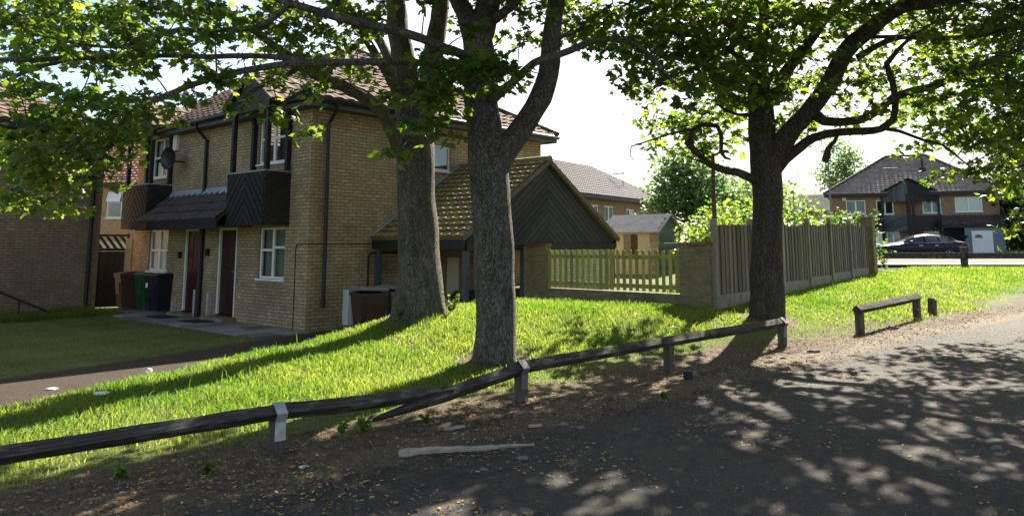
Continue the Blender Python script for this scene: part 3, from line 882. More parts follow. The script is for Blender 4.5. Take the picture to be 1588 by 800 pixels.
# plinth at the corner, paler repaired bricks
# roof: hipped over the side wall
PITCH = math.atan(2.5 / 4.24); OV = .35; zE = 4.93; run = DR / 2 + OV
cs, sn = math.cos(PITCH), math.sin(PITCH); SL = run / cs
WR = LL + .1 + OV
rf = tiles([(0, 0), (WR, 0), (WR - run, SL), (0, SL)], (OV - WR, -OV, zE), (1, 0, 0), (0, cs, sn), amp=.03, step=.035)
def merge(a, b):
    o_ = len(a.v); a.v += b.v; a.f += [tuple(i + o_ for i in f) for f in b.f]; a.t += b.t
merge(rf, tiles([(0, 0), (DR + 2 * OV, 0), (run, SL)], (OV, -OV, zE), (0, 1, 0), (-cs, 0, sn), amp=.03, step=.035))
bk = MB(); bk.prism([(OV, DR + OV, zE), (-LL - .45, DR + OV, zE), (-LL - .45, DR / 2, zE + run * sn / cs), (OV - run, DR / 2, zE + run * sn / cs)], (0, 0, .03)); merge(rf, bk)
roof = rf.build('roof', MAT['tile'], house, recalc=False)
rt = MB(); zr = zE + run * math.tan(PITCH)
def ridge(mb, p0, p1, r=.11, seg=.34):
    p0, p1 = Vector(p0), Vector(p1); L = (p1 - p0).length; k = int(L / seg); d = (p1 - p0) / k
    for i in range(k):
        mb.rt(); a = p0 + d * i; mb.tube([a, a + d * 1.04], [r, r * .93], 8)
ridge(rt, (OV + .02, -OV - .02, zE), (OV - run, DR / 2, zr)); ridge(rt, (OV + .02, DR + OV + .02, zE), (OV - run, DR / 2, zr)); ridge(rt, (OV - run, DR / 2, zr + .02), (-LL - .45, DR / 2, zr + .02))
rt.build('ridge_tiles', MAT['tiled'], roof)
fa = MB()
fa.box(-LL - .45, OV - .02, -OV + .02, -OV + .045, zE - .21, zE - .02); fa.box(OV - .045, OV - .02, -OV + .046, DR + OV, zE - .21, zE - .02)
fa.box(-LL - .4, OV - .05, -OV + .05, -.003, zE - .21, zE - .195); fa.box(.003, OV - .05, -.002, DR + OV, zE - .21, zE - .195)
fa.box(-LL, OV - .05, DR + .003, DR + OV - .03, zE - .21, zE - .195); fa.box(-LL, OV - .05, DR + OV - .03, DR + OV, zE - .21, zE - .02)
fa.build('fascia', MAT['darkgrey'], house)
gu = MB(); gu.tube([(-LL - .4, -OV - .035, zE - .06), (OV + .03, -OV - .035, zE - .06)], .058, 10); gu.tube([(OV + .035, -OV - .03, zE - .062), (OV + .035, DR + OV, zE - .062)], .058, 10)
gu.build('gutter', MAT['blackpl'], house, smooth=True)
pipe(house, [(.40, .38, zE - .1), (.36, .38, zE - .22), (.07, .38, zE - .5), (.07, .38, .45)], .042, MAT['blackpl'])
pipe(house, [(-4.65, -OV - .02, zE - .1), (-4.65, -OV, zE - .2), (-4.65, -.06, zE - .5), (-4.65, -.06, 3.05)], .042, MAT['blackpl'])
pipe(house, [(-4.62, -.07, 2.3), (-4.62, -.07, .0)], .065, MAT['blackpl'], 'boxed_pipe')
# windows and doors
window(house, *op[0][:2], *op[0][2:], cols=2, transoms=((1, 1.72), (0, 1.66)), curtain='blind')
window(house, *op[1][:2], *op[1][2:], cols=2, transoms=((0, 1.62), (1, 1.62)))
window(house, *op[4][:2], *op[4][2:], cols=2, transoms=((0, 4.22), (1, 4.22)), glass='glass_sky')
window(house, *op[5][:2], *op[5][2:], cols=2, transoms=((0, 4.2), (1, 4.2)))
window(house, *sop[0][:2], *sop[0][2:], axis='y', out=1, cols=1, curtain='blind')
door(house, -3.87, -2.97, .10, 2.20, 0, MAT['darkdoor'], 1); door(house, -5.65, -4.82, .08, 2.20, 0, MAT['maroon'], -1)
st = MB(); st.box(-3.97, -2.87, -.34, -.003, -.1, .085); st.box(-5.75, -4.76, -.34, -.003, -.1, .065); st.build('doorstep', MAT['buffold'], house)
# timber bays
def bay(x0, x1, tag_=None):
    b = thing('timber_bay', None, None, (0, 0, 0)); b.parent = house
    WY = -.63; za, zb = 2.2, 3.36
    mid = (x0 + x1) / 2
    f = MB(); ww = x1 - x0
    planks(f, [(0, 0), (ww / 2, 0), (ww / 2, zb - za), (0, zb - za)], math.radians(50), .15, .026, (x0, WY, za), (1, 0, 0), (0, 0, 1), .022)
    planks(f, [(ww / 2, 0), (ww, 0), (ww, zb - za), (ww / 2, zb - za)], math.radians(130), .15, .026, (x0, WY, za), (1, 0, 0), (0, 0, 1), .022)
    f.build('front_panel', MAT['black'], b)
    f = MB(); f.box(x0 + .001, x1 - .001, WY + .004, WY + .02, za, zb - .001); f.build('backing_board', MAT['skylitboard'], b)
    s = MB()
    planks(s, [(0, 0), (-WY - .003, 0), (-WY - .003, zb - za), (0, zb - za)], math.radians(35), .145, .014, (x1, WY, za), (0, 1, 0), (0, 0, 1), .022)
    q_ = MB(); q_.box(x1 - .02, x1 - .004, WY + .021, -.003, za + .051, zb - .001); q_.build('backing_board', MAT['skylitboard'], b)
    s.box(x0 + .001, x0 + .02, WY + .021, -.003, za, zb); s.box(x0 + .021, x1 - .021, WY + .021, -.003, za + .02, za + .05)
    s.build('side_panel', MAT['black'], b)
    cp_ = MB(); cp_.box(x0 - .02, x1 + .03, WY - .03, WY + .05, zb + .002, zb + .035); cp_.box(x1 - .05, x1 + .03, WY + .051, -.003, zb + .002, zb + .035); cp_.build('coping', MAT['lead'], b)
    for (px_, py_) in ((x0 + .06, WY + .07), (x1 - .055, WY + .07), (x1 - .05, -.06), (x0 + .05, -.06)):
        p = MB(); p.box(px_ - .05, px_ + .05, py_ - .05, py_ + .05, zb + .036, 4.98); p.build('post', MAT['black'], b, bevel=.004)
    # gablet over the bay
    zp = 5.62; g = MB(); g.prism([(x0 - .1, WY - .02, 4.74), (x1 + .1, WY - .02, 4.74), (x1 + .1, WY - .02, 4.98), (mid, WY - .02, zp), (x0 - .1, WY - .02, 4.98)], (0, .05, 0))
    gw = [(0, 0), (ww + .2, 0), (ww / 2 + .1, zp - 4.98)]
    g.build('gablet', MAT['black'], b)
    for sgn in (1, -1):
        hw_ = ww / 2 + .24; an = math.atan2(zp + .05 - 4.92, hw_); c_, s_ = math.cos(an), math.sin(an); L = hw_ / c_
        back = 1.25
        Ux = Vector((0, 1, 0)) if sgn > 0 else Vector((0, -1, 0))
        O = Vector((mid + sgn * hw_, WY - .1, 4.92)) if sgn > 0 else Vector((mid - hw_, WY - .1 + back + .8, 4.92))
        tiles([(0, 0), (back + .8, 0), (back + .8, L), (0, L)], O, Ux, (-sgn * c_, 0, s_), amp=.024).build('gablet_roof', MAT['tile'], b, recalc=False)
        bb = MB(); bb.beam((mid + sgn * hw_, WY - .09, 4.86), (mid + sgn * .01, WY - .09, zp - .01), .03, .14, up=(0, 0, 1)); bb.build('barge_board', MAT['black'], b)
    return b
bay(-2.35, -.78); bay(-8.17, -6.60)
# tiled canopy over the doors
ca = thing('canopy', None, None, (0, 0, 0)); ca.parent = house
an = math.atan2(.72, .84); L = math.hypot(.72, .84)
tiles([(0, 0), (4.33, 0), (4.33, L), (0, L)], (-6.69, -.88, 2.36), (1, 0, 0), (0, .84 / L, .72 / L), amp=.02).build('canopy_roof', MAT['tiled'], ca, recalc=False)
f = MB(); f.box(-6.69, -2.36, -.86, -.83, 2.14, 2.34); f.box(-6.69, -2.36, -.829, -.003, 2.2, 2.22); f.prism([(-6.69, -.83, 2.2), (-6.69, 0, 2.2), (-6.69, 0, 3.03), (-6.69, -.83, 2.33)], (.02, 0, 0)); f.build('canopy_fascia', MAT['black'], ca)
f = MB(); f.box(-6.95, -5.95, -.89, -.862, 2.16, 2.35); f.build('canopy_end_board', MAT['fascia'], ca)
f = MB(); f.prism([(-6.5, -.001, 3.2), (-2.37, -.001, 3.2), (-2.37, -.16, 2.995), (-6.5, -.16, 2.995)], (0, -.006, .004)); f.build('lead_flashing', MAT['lead'], ca)
# things fixed to the walls
f = MB(); f.box(-6.50, -6.28, -.10, -.003, 4.30, 4.74); f.build('alarm_box', MAT['white'], house, bevel=.012)
ds = thing('satellite_dish', None, None, (-5.90, -.45, 4.02), math.radians(12)); ds.parent = house
f = MB(); prof = [(.001, .05), (.12, .04), (.24, .012), (.29, -.02), (.30, -.025), (.285, -.005), (.2, .03), (.1, .058), (.001, .065)]
f.lathe(prof, 20, (0, 0, 0), 'y'); f.build('dish', MAT['blackpl'], ds, smooth=True)
f = MB(); f.tube([(0, .05, 0), (.02, .2, -.06), (.08, .42, -.06)], .02, 8); f.tube([(0, .0, -.27), (0, -.28, -.1)], .01, 6); f.box(-.035, .035, -.34, -.26, -.14, -.06); f.build('bracket_arm', MAT['blackpl'], ds)
f = MB(); f.box(-4.36, -4.28, -.10, -.003, 1.5, 1.68); f.build('wall_lamp', MAT['blackpl'], house, bevel=.01)
f = MB(); f.box(-5.88, -5.78, -.09, -.003, 1.42, 1.60); f.build('wall_lamp', MAT['blackpl'], house, bevel=.01)
for bx_ in ((-5.97, -5.90, -.13, -.003, .05, .32), (-4.12, -4.03, -.12, -.003, -.02, .62), (-4.81, -4.72, -.12, -.003, -.02, .66)):
    f = MB(); f.box(*bx_); f.build('pipe_casing', MAT['strap'], house, bevel=.01)
f = MB(); f.box(.003, .20, .92, 1.30, .05, .80); f.build('meter_box', MAT['white'], house, bevel=.01)
f = MB(); f.box(.003, .03, 4.05, 4.45, .55, 1.45); f.build('meter_cupboard', MAT['cream'], house, bevel=.006)
cbp = [(-.45, -.012, -.1), (-.45, -.012, 1.68), (-.40, -.012, 1.78), (.012, -.012, 1.80), (.014, 4.0, 1.80)]
pipe(house, cbp, .009, MAT['blackpl'], 'cable', 6, False)
pipe(house, [(.03, 1.58, .1), (.03, 1.58, 1.53), (.03, 1.66, 1.60), (.03, 3.4, 1.60)], .022, MAT['blackpl'], 'waste_pipe', 8, False)

# door mats
for (xx, lb) in ((-3.45, 'black rubber doormat before the dark brown door'), (-5.25, 'black rubber doormat before the maroon door')):
    f = MB(); c = HW(xx, -.66, -.195)
    f.box(-.4, .4, -.24, .24, 0, .018); o = f.build('doormat', MAT['rubber'], None, bevel=.005); o.location = c; o.rotation_euler = (0, 0, HROT)
    tag(o, lb, 'doormat', 'doormats at the front doors')

# ------------------------------------------------------------------ carport
cpz = -.25
carport = thing('carport', 'open carport with mossy tiled roof and grey chevron-boarded gable', 'carport', tuple(HW(0, 1.78, cpz)), HROT)
CW, CD = 2.96, 5.36; ze = 1.98; zp = 3.80; hw_ = CD / 2
an = math.atan2(zp - ze, hw_ + .12); c_, s_ = math.cos(an), math.sin(an); L = (hw_ + .12) / c_
mr = tiles([(0, 0), (CW - .004, 0), (CW - .004, L), (0, L)], (.044, -.12, ze), (1, 0, 0), (0, c_, s_), tw=.24, course=.22, amp=.03, step=.055)
mr2 = tiles([(0, 0), (CW - .004, 0), (CW - .004, L), (0, L)], (CW + .04, CD + .12, ze), (-1, 0, 0), (0, -c_, s_), tw=.24, course=.22, amp=.03, step=.055)
mr.v = [tuple(v) for v in mr.v]; merge(mr, mr2)
cr = mr.build('roof', MAT['mosstile'], carport, recalc=False)
rg = MB(); ridge(rg, (.05, hw_, zp + .0), (CW + .05, hw_, zp + .0), .10); rg.build('ridge_tiles', MAT['mosstile'], cr)
ga = MB(); O = (CW - .03, 0, ze - .12); H = zp - ze + .03
base_h = .06
planks(ga, [(.02, 0), (hw_, 0), (hw_, H), (.02, base_h)], math.radians(38), .125, .012, O, (0, 1, 0), (0, 0, 1), .02)
planks(ga, [(hw_, 0), (CD - .02, 0), (CD - .02, base_h), (hw_, H)], math.radians(142), .125, .012, O, (0, 1, 0), (0, 0, 1), .02)
ga.prism([(CW - .05, .02, ze - .12), (CW - .05, CD - .02, ze - .12), (CW - .05, CD - .02, ze - .06), (CW - .05, hw_, zp - .09), (CW - .05, .02, ze - .06)], (.018, 0, 0))
ga.build('gable_boards', MAT['slatewood'], carport)
bb = MB()
for sg in (0, 1):
    y0 = -.14 if sg == 0 else CD + .14
    bb.beam((CW + .045, y0, ze - .03), (CW + .045, hw_, zp - .045), .05, .10)
bb.build('verge', M('mossy_verge_cement', (.17, .145, .10), (.10, .085, .06), 7, .9, .4, c3=(.15, .14, .05), c3scale=4), carport)
be = MB(); be.box(.01, CW, -.09, -.03, ze - .24, ze - .03); be.box(.01, CW, CD + .03, CD + .09, ze - .24, ze - .03); be.box(CW - .06, CW + .02, .0, CD, ze - .27, ze - .125)
be.build('beam', MAT['black'], carport)
for (xx, yy) in ((CW - .06, .05), (CW - .06, CD - .05), (CW - .06, 1.84), (.08, .05)):
    p = MB(); p.box(xx - .055, xx + .055, yy - .055, yy + .055, -.1, ze - .271); p.build('post', MAT['darkgrey'], carport, bevel=.005)
fl = MB()
fl.beam((.05, -.13, ze + .05), (.05, hw_, zp + .08), .10, .03); fl.build('lead_flashing', MAT['lead'], cr)
# ------------------------------------------------------------------ garden walls, pickets, panel fence
gwz = .25
gw = thing('garden_wall', 'pale painted garden wall with red coping under the carport gable', 'wall', tuple(HW(2.96, 3.68, -.1)), HROT)
f = MB(); f.box(-.12, -.02, 0, 3.3, 0, 1.56); f.build('wall', MAT['pale'], gw)
f = MB(); f.box(-.15, .0, -.01, 3.3, 1.562, 1.70); f.build('coping', MAT['red'], gw)

pw = thing('brick_wall', 'weathered brick pier and low wall carrying the green picket fence', 'wall', tuple(HW(3.02, 3.5, gwz)), HROT)
f = MB(); f.box(0, .60, 0, .215, 0, 1.29); f.box(3.83, 4.45, 0, .215, 0, 1.30); f.box(.60, 3.83, .02, .20, 0, .42)
f.box(4.23, 4.45, .216, 1.0, 0, 1.30)
f.build('wall', MAT['buffold'], pw)
f = MB()
for i in range(9):
    f.rt(); f.box(3.80 + i * .0755, 3.80 + i * .0755 + .07, -.025, .235, 1.302, 1.372)
for i in range(8):
    f.rt(); f.box(.02 + i * .0755, .02 + i * .0755 + .07, -.02, .23, 1.292, 1.355)
f.box(.62, 3.80, .0, .215, .372, .43) if False else None; f.build('coping', MAT['red'], pw)

pk = thing('picket_fence', 'mossy green picket fence in two panels between brick piers', 'fence', tuple(HW(3.62, 3.58, gwz + .43)), HROT)
for half in range(2):
    x0 = .01 + half * 1.60
    hf = MB()
    hf.box(x0 + .01, x0 + 1.58, .024, .060, .06, .145); hf.box(x0 + .01, x0 + 1.58, .024, .060, .62, .70)
    hf.build('rail', MAT['picket'], pk)
    n = 11
    for i in range(n):
        xx = x0 + .03 + i * 1.48 / (n - 1)
        ww = .066 if 0 < i < n - 1 else .085
        p = MB(); p.rt(); a, b = xx - ww / 2 + .02, xx + ww / 2 + .02; tz = .80 + random.uniform(-.012, .012)
        p.prism([(a, 0, .01), (b, 0, .01), (b, 0, tz - .02), (b - .015, 0, tz), (a + .015, 0, tz), (a, 0, tz - .02)], (0, .022, 0))
        p.build('picket', MAT['picket'], pk)

# concrete-post fence going away
pf = thing('panel_fence', 'tall grey timber panel fence with concrete posts beside the green picket fence', 'fence', (PF0[0], PF0[1], gzf(*PF0)), math.atan2(PFD[1], PFD[0]))
SP = float(np.hypot(*PFD)); z00 = gzf(*PF0)
for i in range(7):
    p = PF0 + PFD * i; z = gzf(*p) - z00
    top = z + (1.62 if i < 5 else 1.55)
    if i < 6:
        q = MB(); q.rt(); q.prism([(i * SP - .05, -.05, z - .3), (i * SP + .05, -.05, z - .3), (i * SP + .05, .05, z - .3), (i * SP - .05, .05, z - .3)], (0, 0, top - z + .3)); q.build('post', MAT['concrete'], pf, bevel=.008)
        p2 = PF0 + PFD * (i + 1); z2 = gzf(*p2) - z00
        zb = min(z, z2)
        gb = MB(); gb.box(i * SP + .052, (i + 1) * SP - .052, -.02, .02, zb - .15, zb + .24); gb.build('gravel_board', MAT['concrete'], pf)
        pn = MB(); n = 17; w_ = (SP - .11) / n; scoop = .07 if i >= 2 else 0.0
        t1, t2 = z + 1.50, z2 + (1.50 if i < 4 else 1.42)
        for k in range(n):
            pn.rt(); x0 = i * SP + .055 + k * w_; fr_ = (k + .5) / n
            tz = t1 + (t2 - t1) * fr_ - scoop * math.sin(math.pi * fr_) + random.uniform(-.008, .008)
            yo = .006 if k % 2 else -.010
            pn.box(x0 - .006, x0 + w_ + .002, -.012 + yo, .004 + yo, zb + .242, tz)
        pn.box(i * SP + .056, (i + 1) * SP - .056, .012, .035, zb + .5, zb + .56); pn.box(i * SP + .056, (i + 1) * SP - .056, .012, .035, zb + 1.2, zb + 1.26)
        pn.build('panel', MAT['fencewood'], pf)
pe = PF0 + PFD * 6.02
bp = thing('brick_pier', 'narrow brick pier ending the timber panel fence by the far lawn', 'pier', (pe[0], pe[1], gzf(*pe) - .1), math.atan2(PFD[1], PFD[0]))
f = MB(); f.box(0, .33, -.16, .16, 0, 1.72); f.build('wall', MAT['buffold'], bp); f = MB(); f.box(-.02, .35, -.18, .18, 1.722, 1.77); f.build('coping', MAT['concrete'], bp)
f = MB(); pp = at(1108, 340, 16.5); f.tube([(0, 0, 0), (.01, 0, 1.2), (.0, .01, 2.35), (.02, .0, 3.2)], [.055, .05, .05, .035], 9, wob=.1); o = f.build('timber_pole', MAT['postwood']); o.location = (pp.x, pp.y, .35); tag(o, 'rough timber pole rising behind the nearest end of the panel fence', 'pole')
f = MB(); a, b = at(1030, 377, 22), at(1108, 362, 16.5)
f.tube([a.lerp(b, i / 8) - Vector((0, 0, .25 * (i / 8) * (1 - i / 8))) for i in range(9)], .008, 6); o = f.build('washing_line', MAT['white']); tag(o, 'thin pale washing line strung from the shed to the timber pole', 'washing line')

# ------------------------------------------------------------------ shed
sc_ = at(1021, 385, 24)
sh = thing('garden_shed', 'pale garden shed with grey felt roof and green boarded end', 'shed', (sc_.x, sc_.y, .3), HROT)
SL_, SD_, se, sr = 2.0, 1.35, 1.68, 2.2
def P2(x): return x
f = MB(); f.box(-SL_, 0, .0, SD_, 0, .9)
f.box(-SL_, -1.28, 0, .03, .9, se); f.box(-.75, 0, 0, .03, .9, se); f.box(-1.28, -.75, 0, .03, 1.6, se); f.box(-SL_, 0, SD_ - .03, SD_, .9, se); f.box(-SL_, -SL_ + .03, .031, SD_ - .031, .9, se)
f.build('front_boards', MAT['shedwood'], sh)
f = MB(); f.box(-1.27, -1.02, .02, .05, .91, 1.59); f.build('window_pane', MAT['carglass'], sh)
f = MB(); f.box(-1.0, -.76, .005, .04, .3, 1.58); f.build('door', MAT['fascia'], sh)
f = MB(); f.box(-.30, .03, -.02, .028, 1.30, se)
for k in range(6): f.rt(); f.box(-.27, .02, -.022, -.002, .2 + k * .24, .2 + k * .24 + .2)
f.build('corner_boards', MAT['greywood'], sh)
f = MB()
for k in range(14):
    f.rt(); z0 = .02 + k * .15
    half = SD_ / 2; zz = z0 + .15
    y0 = 0 if z0 < se else (z0 - se) / (sr - se) * half
    if y0 < half - .05: f.box(.004, .03 + .004 * (k % 2), y0, SD_ - y0, z0, min(z0 + .145, sr - .02))
f.build('end_boards', MAT['shedgreen'], sh)
f = MB(); f.prism([(-SL_ - .12, -.14, se - .05), (.12, -.14, se - .05), (.12, SD_ / 2, sr + .02), (-SL_ - .12, SD_ / 2, sr + .02)], (0, -.015, .035)); f.prism([(-SL_ - .12, SD_ / 2, sr + .02), (.12, SD_ / 2, sr + .02), (.12, SD_ + .14, se - .05), (-SL_ - .12, SD_ + .14, se - .05)], (0, .015, .035)); f.build('roof', MAT['felt'], sh)

# ------------------------------------------------------------------ knee rails
def fl_pt(s, d=.18): return FO + FS * s + FN * d
def rail_post(parent, p, top, w_=.115, strap=False, O=(0, 0, 0), smat='strap'):
    z = gzf(p[0], p[1]); mb = MB(); mb.rt()
    c = Vector((p[0], p[1], 0)) - Vector((O[0], O[1], 0)); a = Vector((FS[0], FS[1], 0)) * w_ / 2; b = Vector((FN[0], FN[1], 0)) * w_ / 2
    tz = z + top - O[2]; zb = z - .35 - O[2]; vz = .05
    # birdsmouth top: vee cut across the post to cradle the rail
    q = [c - b + Vector((0, 0, zb)), c + b + Vector((0, 0, zb)), c + b + Vector((0, 0, tz)), c + Vector((0, 0, tz - vz)), c - b + Vector((0, 0, tz))]
    mb.prism([k - a for k in q], a * 2)
    o = mb.build('post', MAT['postwood'], parent, bevel=.006)
    if strap:
        s_ = MB(); r = .07
        pts = [c - b * 1.1 + Vector((0, 0, tz - .17)), c - b * 1.12 + Vector((0, 0, tz - .03)), c - b * 1.75 + Vector((0, 0, tz + .036)), c + Vector((0, 0, tz + .112)), c + b * 1.75 + Vector((0, 0, tz + .036)), c + b * 1.12 + Vector((0, 0, tz - .03)), c + b * 1.1 + Vector((0, 0, tz - .17))]
        for i in range(6):
            u = pts[i + 1] - pts[i]; ax = a * .88; nrm = ax.cross(u).normalized() * -.005
            s_.prism([pts[i] - ax, pts[i + 1] - ax, pts[i + 1] + ax, pts[i] + ax], nrm)
        s_.build('strap', MAT[smat], o)
    return o
def rail(parent, p0, p1, size, mat, name='rail', O=(0, 0, 0), seed=0, chew=(0, 0), sag=0.0):
    """square timber set on its corner, with worn irregular edges"""
    p0, p1 = Vector(p0) - Vector(O), Vector(p1) - Vector(O); L = (p1 - p0).length; n = max(8, int(L / .09)); dd = (p1 - p0).normalized()
    sx = dd.cross(Vector((0, 0, 1))).normalized(); up = sx.cross(dd)
    mb = MB(); m = 12; base = 0
    for k in range(n + 1):
        f_ = k / n; c = p0 + dd * (L * f_) - Vector((0, 0, sag * math.sin(math.pi * f_)))
        sc = 1.0
        if chew[0] and f_ < .12: sc *= .35 + .65 * (f_ / .12)
        if chew[1] and f_ > 1 - chew[1]: sc *= .25 + .75 * ((1 - f_) / chew[1]) ** .8
        for j in range(m):
            a = 2 * math.pi * (j + .0) / m
            den = abs(math.cos(a)) + abs(math.sin(a)); r = size * .707 / den ** .9
            r *= sc * (1 + .09 * mnoise.noise(Vector((f_ * L * 3.1, j * .55, seed))) + .05 * mnoise.noise(Vector((f_ * L * 14, j * 1.7, seed + 5))))
            q = c + sx * (r * math.cos(a)) + up * (r * math.sin(a))
            if k in (0, n): q += dd * (.03 * mnoise.noise(Vector((j * 1.3, seed, k))))
            mb.v.append(tuple(q))
    for k in range(n):
        for j in range(m):
            q = (j + 1) % m; mb.f.append((k * m + j, k * m + q, (k + 1) * m + q, (k + 1) * m + j)); mb.t.append(.5)
    mb.f.append(tuple(range(m - 1, -1, -1))); mb.f.append(tuple(n * m + j for j in range(m))); mb.t += [.5, .5]
    return mb.build(name, mat, parent)

K0 = fl_pt(0); O = (K0[0], K0[1], gzf(*K0))
kr = thing('knee_rail', 'long dark knee rail with a snapped middle length along the verge', 'fence', O)
posts = [(-2.66, .27, False), (0.19, .265, True), (2.80, .30, True), (5.30, .31, False), (8.12, .30, True)]
for s_, tp, stp in posts: rail_post(kr, fl_pt(s_), tp, w_=.10, O=O, strap=stp, smat='strap' if s_ < 1 else 'strapdull')
def RP(s_, z, d=.18):
    p = fl_pt(s_, d); return (p[0], p[1], gzf(p[0], p[1]) + z)
rail(kr, RP(-5.2, .305), RP(.20, .302), .084, MAT['railwood'], 'rail', O, 1)
rail(kr, RP(.22, .302), RP(2.05, .225, .25), .09, MAT['railwood'], 'broken_rail', O, 2, chew=(0, .35), sag=.02)
rail(kr, RP(2.86, .333), RP(1.16, .06, .34), .096, MAT['railwood'], 'broken_rail', O, 3, chew=(0, .42))
rail(kr, RP(2.78, .337), RP(5.62, .352), .092, MAT['mossrail'], 'rail', O, 4)
rail(kr, RP(5.64, .352), RP(8.17, .336), .092, MAT['mossrail'], 'rail', O, 5)
ch = MB()
K1 = fl_pt(10.25, .0); O1 = (K1[0], K1[1], gzf(*K1))
k2 = thing('knee_rail', 'short separate knee rail on two posts near the third tree', 'fence', O1)
rail_post(k2, fl_pt(10.38, .0), .345, O=O1, w_=.115); rail_post(k2, fl_pt(13.25, .12), .33, O=O1, w_=.115)
rail(k2, RP(10.28, .385, 0), RP(13.36, .37, .12), .108, MAT['railwood'], 'rail', O1, 7)
f = MB(); p = fl_pt(14.05, .12); c = Vector((0, 0, 0))
n = 8
f.prism([(-.07, -.06, -.3), (.07, -.06, -.3), (.07, .06, -.3), (-.07, .06, -.3)], (0, 0, .5)); f.prism([(-.07, -.06, .2), (-.01, -.06, .2), (-.02, .06, .2), (-.07, .06, .2)], (-.01, 0, .10)); f.prism([(.02, -.06, .2), (.07, -.06, .2), (.07, .06, .2), (.03, .06, .2)], (.0, 0, .07))
o = f.build('broken_post', MAT['postwood'], None, bevel=.008); o.location = (p[0], p[1], gzf(*p)); o.rotation_euler = (.05, .06, .6)
tag(o, 'broken stub of a post standing alone past the short knee rail', 'post')
# far knee rail along the pavement
F0 = at(1356, 413, 26); zf = gzf(F0.x, 26)
k3 = thing('knee_rail', 'level dark knee rail at the back of the far lawn before the parked car', 'fence', (F0.x, 26, zf))
for i in range(6):
    xx = i * 3.05; zz = gzf(F0.x + xx, 26) - zf
    q = MB(); q.box(xx - .09, xx + .09, -.07, .09, zz - .3, .72); q.build('post', MAT['postwood'], k3, bevel=.012)
for i in range(5):
    q = MB(); q.rt(); q.box(i * 3.05 + .05, (i + 1) * 3.05 - .05, -.135, -.071, .33, .53); q.build('rail', MAT['railwood'], k3, bevel=.01)
q = MB(); q.box(-1.0, 16, .35, .43, -.25, .13); o = q.build('edging_board', MAT['black'], None); o.location = (F0.x, 26, zf); tag(o, 'dark edging board along the pavement behind the far knee rail', 'edging board')

# ------------------------------------------------------------------ broken timber and litter by the road
def put(o, px, py, z, dz=0.0):
    k = (z - EYE) / (at(px, py, 1.0).z - EYE); P = at(px, py, k); o.location = (P.x, P.y, gzf(P.x, P.y) + dz); return P
f = MB(); pa, pb = Vector((0, 0, 0)), Vector((1.0, .27, .0)); n = 14; m = 8
pts = []; rr = []
for k in range(n + 1):
    q = k / n; pts.append(Vector((q * 1.03, q * .27 + .012 * math.sin(q * 9), .022 + .006 * math.sin(q * 5)))); rr.append(.034 * (1 - .5 * q) * (1 + .15 * math.sin(k * 2.3)))
f.tube(pts, rr, 7, wob=.35, seed=3)
o = f.build('broken_plank', MAT['greywood']); put(o, 618, 706, .02, .0); tag(o, 'long bleached splinter of plank lying on the road edge', 'plank')
def splinter(name, label, px, py, L, w_, rot, mat='rawwood', tilt=.05, th=.018, grp=None):
    f = MB(); n = 7; top = []
    q = [(-L / 2, -w_ / 2 * .7), (-L * .2, -w_ / 2), (L * .3, -w_ / 2 * .8), (L / 2, -w_ * .1), (L * .38, w_ / 2 * .7), (-L * .1, w_ / 2), (-L / 2 * .9, w_ / 2 * .6)]
    f.prism([(a, b, 0) for a, b in q], (0, 0, th)); o = f.build(name, MAT[mat], None, bevel=.003); put(o, px, py, .02, .012); o.rotation_euler = (tilt, -tilt * .8, rot); return tag(o, label, 'wood splinter', grp)
G = 'splintered pieces from the broken rail'
splinter('wood_splinter', 'pale split piece of wood propped beside the bleached plank', 689, 664, .14, .06, .5, tilt=.35, grp=G)
splinter('wood_splinter', 'flat pale offcut pointing right, just past the propped split piece', 704, 667, .20, .05, .45, 'greywood', .1, grp=G)
splinter('wood_splinter', 'thin dark sliver crossing over the flat pale offcut', 697, 662, .16, .022, -.7, 'railwood', .3, grp=G)
splinter('wood_splinter', 'small reddish chip of wood near the second post', 830, 664, .13, .05, .2, 'rawwood', .05, grp=G)
splinter('wood_splinter', 'short brown stick beside the front post without a strap', 980, 640, .22, .02, .9, 'postwood', .05, grp=G)
f = MB(); f.box(-.05, .05, -.03, .03, 0, .10); o = f.build('dark_block', MAT['blackpl'], None, bevel=.01); put(o, 1067, 588, .05); tag(o, 'small dark block standing on the dirt by the third post', 'block')
def paper(name, label, cat, px, py, z, r, mat, flat=.35, grp=None, sd_=0):
    bm = bmesh.new(); bmesh.ops.create_icosphere(bm, subdivisions=3, radius=r)
    for v in bm.verts:
        n_ = mnoise.noise(v.co * (2.2 / r) * .5 + Vector((sd_, 0, 0))); n2 = mnoise.noise(v.co * (5 / r) * .5 + Vector((sd_, 3, 0)))
        v.co *= 1 + .45 * n_ + .2 * n2; v.co.z *= flat; v.co.x *= 1.5
    me = bpy.data.meshes.new(name); bm.to_mesh(me); bm.free(); me.materials.append(MAT[mat])
    o = bpy.data.objects.new(name, me); COL.objects.link(o); put(o, px, py, z, r * flat * .7); return tag(o, label, cat, grp)
paper('paper_litter', 'crumpled white and yellow wrapper lying in the verge grass', 'litter', 155, 630, -.03, .05, 'paper', .4, None, 1).location.z += .05
paper('paper_litter', 'small pale blue-white scrap on the bare soil strip', 'litter', 80, 600, -.2, .045, 'paper', .3, None, 5)
paper('paper_litter', 'tiny white scrap on the dirt in front of the strapped post', 'litter', 471, 725, .0, .022, 'paper', .4, None, 8)
paper('paper_litter', 'white scrap on the sunlit grass before the third tree', 'litter', 1045, 498, .42, .035, 'paper', .4, None, 9).location.z += .05
stn = MAT['concrete']
k = 0
